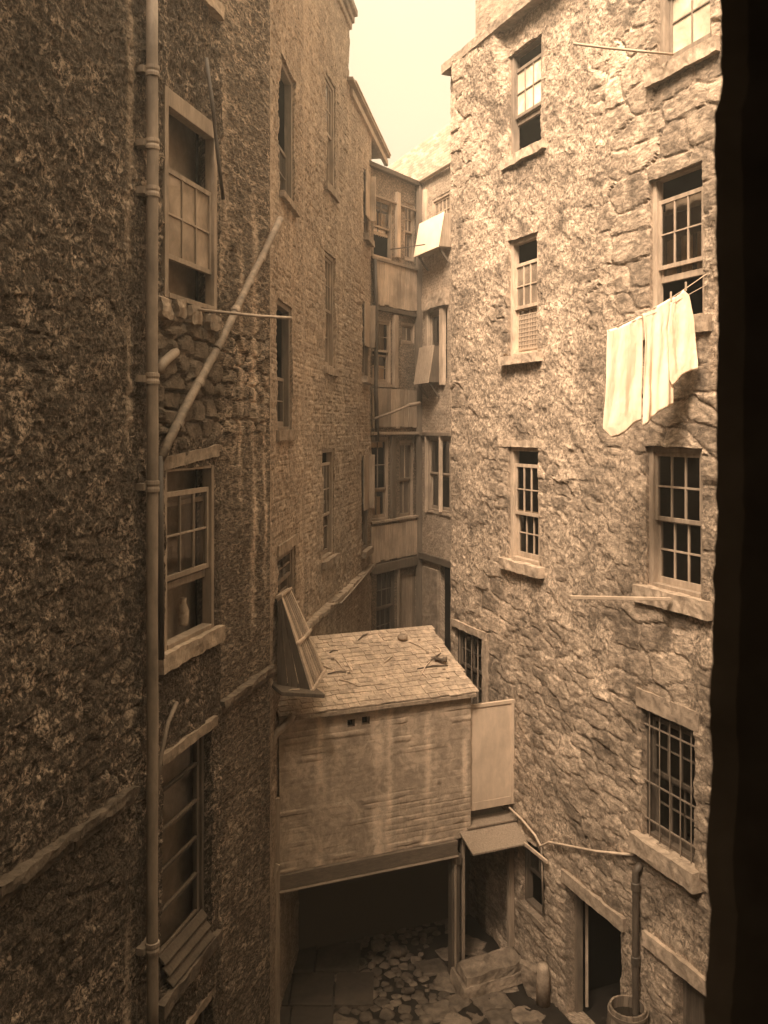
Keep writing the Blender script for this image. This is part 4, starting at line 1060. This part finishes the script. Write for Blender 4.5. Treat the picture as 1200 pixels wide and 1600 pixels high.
# ================================================================== PIPES, POLES
def downpipe(W, px, y0, y1, w, r, ys, mt, cm, label, py_over=None):
    u = W.u(px, w); z1 = W.z(px, y0, w); z0 = max(0.02, W.z(px, y1, w)); base = W.pt(u, z0, w)
    root = empty('downpipe', base, label, 'drainpipe')
    m = MB(); m.tube([W.pt(u, z0+(z1-z0)*i/12, w+.004*math.sin(i*2.1)) for i in range(13)], r, 18); part('pipe', m, MT[mt], root, smooth=True)
    for y in ys:
        z = W.z(px, y, w); m = MB(); m.lathe(W.pt(u, z-.05, w), [(r, 0), (r*1.22, .004), (r*1.25, .03), (r*1.12, .05), (r*1.25, .07), (r*1.22, .1), (r, .104)], 20)
        m.loc(W, u-.1, u+.1, z-.03, z+.03, 0, w-r*.6); part('collar', m, MT[cm], root, smooth=False)
    return root
downpipe(LA, 238, -60, 1700, .11, .052, (112, 226, 300, 592, 760, 1480), 'pipe', 'pipe', 'thick full-height iron downpipe on the sooty left wall')
m = MB(); m.tube([LA.P(250, 712, .12), LA.P(252, 1030, .12)], .03, 10)
single('waste_pipe', m, MT['dpipe'], 'thin dark pipe tight beside the left downpipe, down past the lower sash window', 'pipe', smooth=True)
# diagonal pipe
pA = LA.P(251, 716, .12); pB = LC.P(412, 398, .12); pC = D1.P(438, 342, .14)
DP = empty('soil_pipe', pA, 'long pale pipe slanting up across the left wall to a cut-off bent end', 'pipe')
m = MB(); pts = [pA+(pB-pA)*t+Vector((0, 0, .02*math.sin(t*9))) for t in np.linspace(0, 1, 12)]+[pB.lerp(pC, .5)+Vector((0, 0, .01)), pC]
m.tube(pts, .044, 14); part('pipe', m, MT['pipe2'], DP, smooth=True)
for t in (.13, .30, .47, .66, .82, .97):
    c = pA+(pB-pA)*t; d = (pB-pA).normalized(); m = MB(); m.tube([c-d*.05, c-d*.04, c+d*.04, c+d*.05], [.045, .053, .053, .045], 14); part('collar', m, MT['pipe2'], DP, smooth=False)
m = MB(); m.tube([LA.P(246, 582, .08), LA.P(256, 566, .09), LA.P(274, 550, .03)], .045, 12); single('pipe_branch', m, MT['pipe'], 'short elbow branch joining the left downpipe beneath the upper window', 'pipe', smooth=True)
m = MB(); m.tube([LA.P(322, 90, .08), LA.P(334, 180, .08), LA.P(340, 240, .08), LA.P(349, 312, .09)], .02, 10); single('lead_pipe', m, MT['dpipe'], 'short dark pipe hanging beside the upper left window frame', 'pipe', smooth=True)
m = MB(); m.tube([LC.P(345, 1010, .03), LC.P(344, 1650, .03)], .02, 8)
m = MB(); m.tube([LA.P(245, 1235, .1), LA.P(250, 1190, .1), LA.P(262, 1130, .1), LA.P(276, 1098, .06)], .02, 10); single('pipe_branch', m, MT['dpaint'], 'bent pipe branch below the lower left window sill', 'pipe', smooth=True)

def pole(a, b, r, mt, label):
    m = MB(); a, b = Vector(a), Vector(b); m.tube([a, a.lerp(b, .33)+Vector((0, 0, -.006)), a.lerp(b, .67)+Vector((0, 0, -.01)), b], r, 10)
    return single('clothes_pole', m, MT[mt], label, 'pole', 'poles stuck out of windows', smooth=True)
a = LA.P(303, 483, .02); pole(a, at(456, 497, 8.95), .016, 'pole', 'thin pale pole jutting out of the upper left window in front of the slanting pipe')
pole(RW.P(1052, 85, .05), at(896, 68, 10.1), .015, 'pole', 'rounded pole jutting from the topmost right window sill')
m = MB(); m.bar(RW.P(1048, 936, .12), at(891, 933, 10.0), .05, .035); single('clothes_pole', m, MT['pole'], 'flat squared lath jutting from the sill of the dark closed right window', 'pole', 'poles stuck out of windows', bevel=.004)
m = MB(); m.tube([RW.P(796, 1262, .1), RW.P(815, 1280, .06), RW.P(836, 1305, .05), RW.P(845, 1322, .05), RW.P(858, 1316, .05), RW.P(880, 1320, .05), RW.P(930, 1330, .05), RW.P(992, 1336, .04)], .016, 10)
single('gas_pipe', m, MT['pole'], 'thin pale pipe running from the porch ledge along the stone wall to the barred window', 'pipe', smooth=True)
m = MB(); m.tube([RW.P(846, 1320, .05), RW.P(849, 1430, .05)], .014, 8); single('gas_pipe', m, MT['pipe'], 'thin pipe dropping straight down the stone wall beside the small dark opening', 'pipe', smooth=True)
m = MB(); m.bar(RW.P(807, 1308, .08), RW.P(855, 1347, .08), .03, .05); single('batten', m, MT['pole'], 'slanting batten over the small dark opening in the stone wall', 'batten', bevel=.004)
u = RW.u(993, .09); zt = RW.z(993, 1362, .09)
DP2 = empty('downpipe', RW.pt(u, .02, .09), 'short black downpipe ending over the barrel beside the doorway', 'drainpipe')
m = MB(); m.tube([RW.pt(u-.02, zt+.1, .02), RW.pt(u, zt, .09)]+[RW.pt(u, zt-(zt-.7)*i/8, .09) for i in range(1, 9)], .04, 16); part('pipe', m, MT['dpipe'], DP2, smooth=True)
for y in (1385, 1500):
    z = RW.z(993, y, .09); m = MB(); m.lathe(RW.pt(u, z-.05, .09), [(.04, 0), (.054, .004), (.054, .09), (.04, .1)], 18); part('collar', m, MT['dpipe'], DP2)

# ================================================================== WASHING
lA = RW.P(1104, 428, .0); lB = at(946, 517, 9.55); lM = lA.lerp(lB, .5)+Vector((0, 0, -.03))
m = MB(); LP = [lA.lerp(lB, t)+Vector((0, 0, -.14*math.sin(math.pi*t)*.35)) for t in np.linspace(0, 1, 16)]
m.tube(LP, .005, 6); a2 = RW.P(1104, 445, .0); m.tube([a2, a2.lerp(lB, .5)-Vector((0, 0, .05)), lB+Vector((0, 0, -.01))], .004, 6)
single('clothes_line', m, MT['pole'], 'thin clothes line strung out from the upper right sash window', 'clothes line', smooth=True)
def lp(t): return lA.lerp(lB, t)+Vector((0, 0, -.14*math.sin(math.pi*t)*.35))
def garment(name, t0, t1, prof, label, cat, nf, amp, ph, dz0=0, slack=.02):
    """prof: list of (drop, left inset, right inset) from the line down, insets in metres along the line; left = far end"""
    n, k = 46, 40; L0, L1 = lp(t1), lp(t0)
    ax = (L1-L0); ln = Vector((ax.x, ax.y, 0)).length; ad = Vector((ax.x, ax.y, 0)).normalized(); nd = Vector((ad.y, -ad.x, 0))
    D = [p[0] for p in prof]; A = [p[1] for p in prof]; B = [p[2] for p in prof]
    vs = []; fs = []
    for j in range(k+1):
        q = j/k*D[-1]; a = np.interp(q, D, A); b = np.interp(q, D, B)
        for i in range(n+1):
            s = i/n; along = a+(ln-b-a)*s
            top = L0.z+(L1.z-L0.z)*np.clip(along/ln, -.2, 1.2)
            z = top-slack*math.sin(math.pi*s)*(1-j/k)-q*(1+.02*math.sin(s*5+ph))
            f = amp*(.25+.75*min(1, j/k*1.6))*(math.sin(s*nf*math.pi+ph+.5*math.sin(j*.13))+.45*math.sin(s*nf*2.3*math.pi+ph*2+j*.05))
            f += .012*mnoise.noise(Vector((s*6+ph, j*.1, 1.3)))+.004*mnoise.noise(Vector((s*17+ph, j*.5, 4.3)))
            p = L0+ad*along+nd*f; vs.append((p.x, p.y, z))
    for j in range(k):
        for i in range(n): q = j*(n+1)+i; fs.append((q, q+1, q+n+2, q+n+1))
    m = MB(); m.add(vs, fs, 0, .5)
    o = single(name, m, MT['cloth'], label, cat, 'white washing on the line', smooth=True)
    s = o.modifiers.new('thickness', 'SOLIDIFY'); s.thickness = .004
    return o
garment('bed_sheet', .64, .985, [(0, .0, 0), (.6, -.02, .0), (1.02, -.05, .01), (1.16, .06, .01)], 'long plain white sheet, the widest and lowest cloth on the line', 'sheet', 1.6, .016, .4)
garment('chemise', .33, .645, [(0, 0, 0), (.12, .02, 0), (.3, .03, .04), (.45, .02, .01), (1.18, .0, .0)], 'white chemise with deep folds hanging between sheet and shirt', 'chemise', 3, .026, 1.3, slack=.0)
garment('shirt', .13, .40, [(0, .05, .13), (.1, .0, .06), (.4, -.02, .0), (.86, .02, -.04), (.95, .06, -.04)], 'short white shirt pegged at the window end of the line', 'shirt', 1.7, .018, 2.2)
for t, lb in ((.36, 'wooden peg between the chemise and the white shirt'), (.21, 'wooden peg holding the top of the white shirt nearest the window'), (.97, 'wooden peg at the outer end of the sheet')):
    m = MB(); p = lp(t); m.box((p.x-.008, p.y-.012, p.z-.03), (p.x+.008, p.y-.002, p.z+.07)); m.box((p.x-.008, p.y+.002, p.z-.03), (p.x+.008, p.y+.012, p.z+.07)); m.box((p.x-.008, p.y-.002, p.z+.02), (p.x+.008, p.y+.002, p.z+.05))
    single('clothes_peg', m, MT['pole'], lb, 'peg', 'pegs on the clothes line', bevel=.002)

# ================================================================== NEAR STAIR WINDOW (viewpoint)
VT = empty('stair_tower', (2, .5, 0), 'unlit rough window jamb of the near building, black along the right edge', 'building')
JW = Wall((.45, 1.2), (3.0, 1.2))
def jambcol(t):
    return
m = MB(); zl = np.linspace(H-1.3, H+1.0, 260)
rows = []
for z in zl:
    k = (H-z)*F/1.2+CY
    e = np.interp(k, [-200, 0, 130, 180, 500, 800, 1000, 1090, 1200, 1340, 1420, 1600, 2000], [1126, 1126, 1128, 1116, 1121, 1119, 1113, 1108, 1113, 1102, 1110, 1100, 1100])
    e += 4.5*mnoise.noise(Vector((0, 0, z*16)))+3*mnoise.noise(Vector((0, 5, z*45)))
    x = (e-CX)/F*1.2
    rows.append((x, z))
vs = []; fs = []
for x, z in rows: vs += [(3.2, 1.2, z), (x+.03, 1.185, z), (x, 1.2, z), (x+.07, 1.3, z), (x+.32, 1.75, z), (3.2, 1.75, z)]
for i in range(len(rows)-1):
    for q in range(6): fs.append((i*6+q, i*6+(q+1) % 6, i*6+6+(q+1) % 6, i*6+6+q))
m.add(vs, fs); part('jamb', m, MT['jamb'], VT, smooth=False)
m = MB(); m.box((3.2, 1.2, 0), (3.6, 1.7, H+1.0)); m.box((-2.2, -2.6, H+1.0), (3.6, 1.25, H+1.2)); m.box((-2.2, -2.8, 0), (3.6, -2.6, H+1.2)); m.box((3.4, -2.6, 0), (3.6, 1.2, H+1)); m.box((-2.2, -2.6, H-1.8), (3.6, 1.2, H-1.65)); m.box((-.8, 1.0, 0), (3.2, 1.2, H-1.3)); m.box((3.2-2.9, 1.21, H-1.6), (3.2, 1.7, H-1.31))
part('wall', m, MT['soot'], VT)
m = MB(); m.box((-5, -3.2, 0), (8.5, -2.9, H+16.5)); m.box((-3.7, -2.8, 0), (3.7, 4.5, 4.5)); m.box((-5, .6, 4.55), (-.9, .95, H-1.9)); part('wall', m, MT['gapbrick'], VT)  # unseen tall back block, low wing and screen, added to shade the lower walls

# ================================================================== SKY, SUN, CAMERA
SUN = Vector((-.26, -.62, .74)).normalized()
el = math.asin(SUN.z); az = math.atan2(SUN.x, SUN.y)
w = bpy.data.worlds.new('World'); S.world = w; w.use_nodes = True
nt = w.node_tree; bg = nt.nodes['Background']
sky = nt.nodes.new('ShaderNodeTexSky'); sky.sky_type = 'NISHITA'; sky.sun_disc = False; sky.sun_elevation = el; sky.sun_rotation = az
sky.dust_density = 4; sky.air_density = 1
bw = nt.nodes.new('ShaderNodeRGBToBW'); nt.links.new(sky.outputs[0], bw.inputs[0])
tc = nt.nodes.new('ShaderNodeTexCoord'); sx = nt.nodes.new('ShaderNodeSeparateXYZ'); nt.links.new(tc.outputs['Generated'], sx.inputs[0])
def wm(op, a, b):
    n = nt.nodes.new('ShaderNodeMath'); n.operation = op
    for i, x in enumerate((a, b)):
        if isinstance(x, (int, float)): n.inputs[i].default_value = x
        else: nt.links.new(x, n.inputs[i])
    return n.outputs[0]
SKY_LOW, SKY_TOP = 2.15, 10.0
zc = wm('MAXIMUM', sx.outputs[2], 0.0)
over = wm('ADD', wm('MULTIPLY', wm('POWER', zc, 4.0), SKY_TOP), SKY_LOW)
val = wm('ADD', wm('MULTIPLY', wm('MINIMUM', bw.outputs[0], 8.0), .03), over)
cm = nt.nodes.new('ShaderNodeVectorMath'); cm.operation = 'SCALE'; cm.inputs[0].default_value = (1.2, .96, .66)
nt.links.new(val, cm.inputs['Scale']); nt.links.new(cm.outputs[0], bg.inputs['Color']); bg.inputs['Strength'].default_value = .1
L = bpy.data.lights.new('sun', 'SUN'); L.energy = 5.0; L.angle = math.radians(26); L.color = (1.0, .79, .60)
lo = bpy.data.objects.new('sun', L); C.objects.link(lo); lo.rotation_euler = SUN.to_track_quat('Z', 'Y').to_euler()

HAZE = 0.0085
if HAZE:
    m = MB(); m.box((-12, -9, -1), (12, 36, 21)); k = NT('haze')
    k.n.remove(k.b); v = k.add('ShaderNodeVolumePrincipled'); v.inputs['Density'].default_value = HAZE; v.inputs['Color'].default_value = (.95, .9, .8, 1); v.inputs['Anisotropy'].default_value = .55
    k.link(v.outputs[0], k.out.inputs['Volume'])
    single('haze', m, k.m, None, None, kind='stuff')

cam = bpy.data.cameras.new('camera'); co = bpy.data.objects.new('camera', cam); C.objects.link(co)
co.location = (0, 0, H); co.rotation_euler = (math.radians(90), 0, 0)
cam.sensor_width = 36; cam.lens = 36*F/1600; cam.shift_y = -(800-CY)/1600; cam.clip_start = .05; cam.clip_end = 500
cam.dof.use_dof = True; cam.dof.focus_distance = 12; cam.dof.aperture_fstop = 7
S.camera = co
S.view_settings.view_transform = 'Standard'; S.view_settings.look = 'None'; S.view_settings.gamma = 1; S.view_settings.exposure = 2.15
S.cycles.use_denoising = True; S.cycles.use_adaptive_sampling = False; S.cycles.sample_clamp_indirect = 4
S.cycles.max_bounces = 8; S.cycles.diffuse_bounces = 4; S.cycles.transparent_max_bounces = 12; S.cycles.caustics_reflective = False; S.cycles.caustics_refractive = False
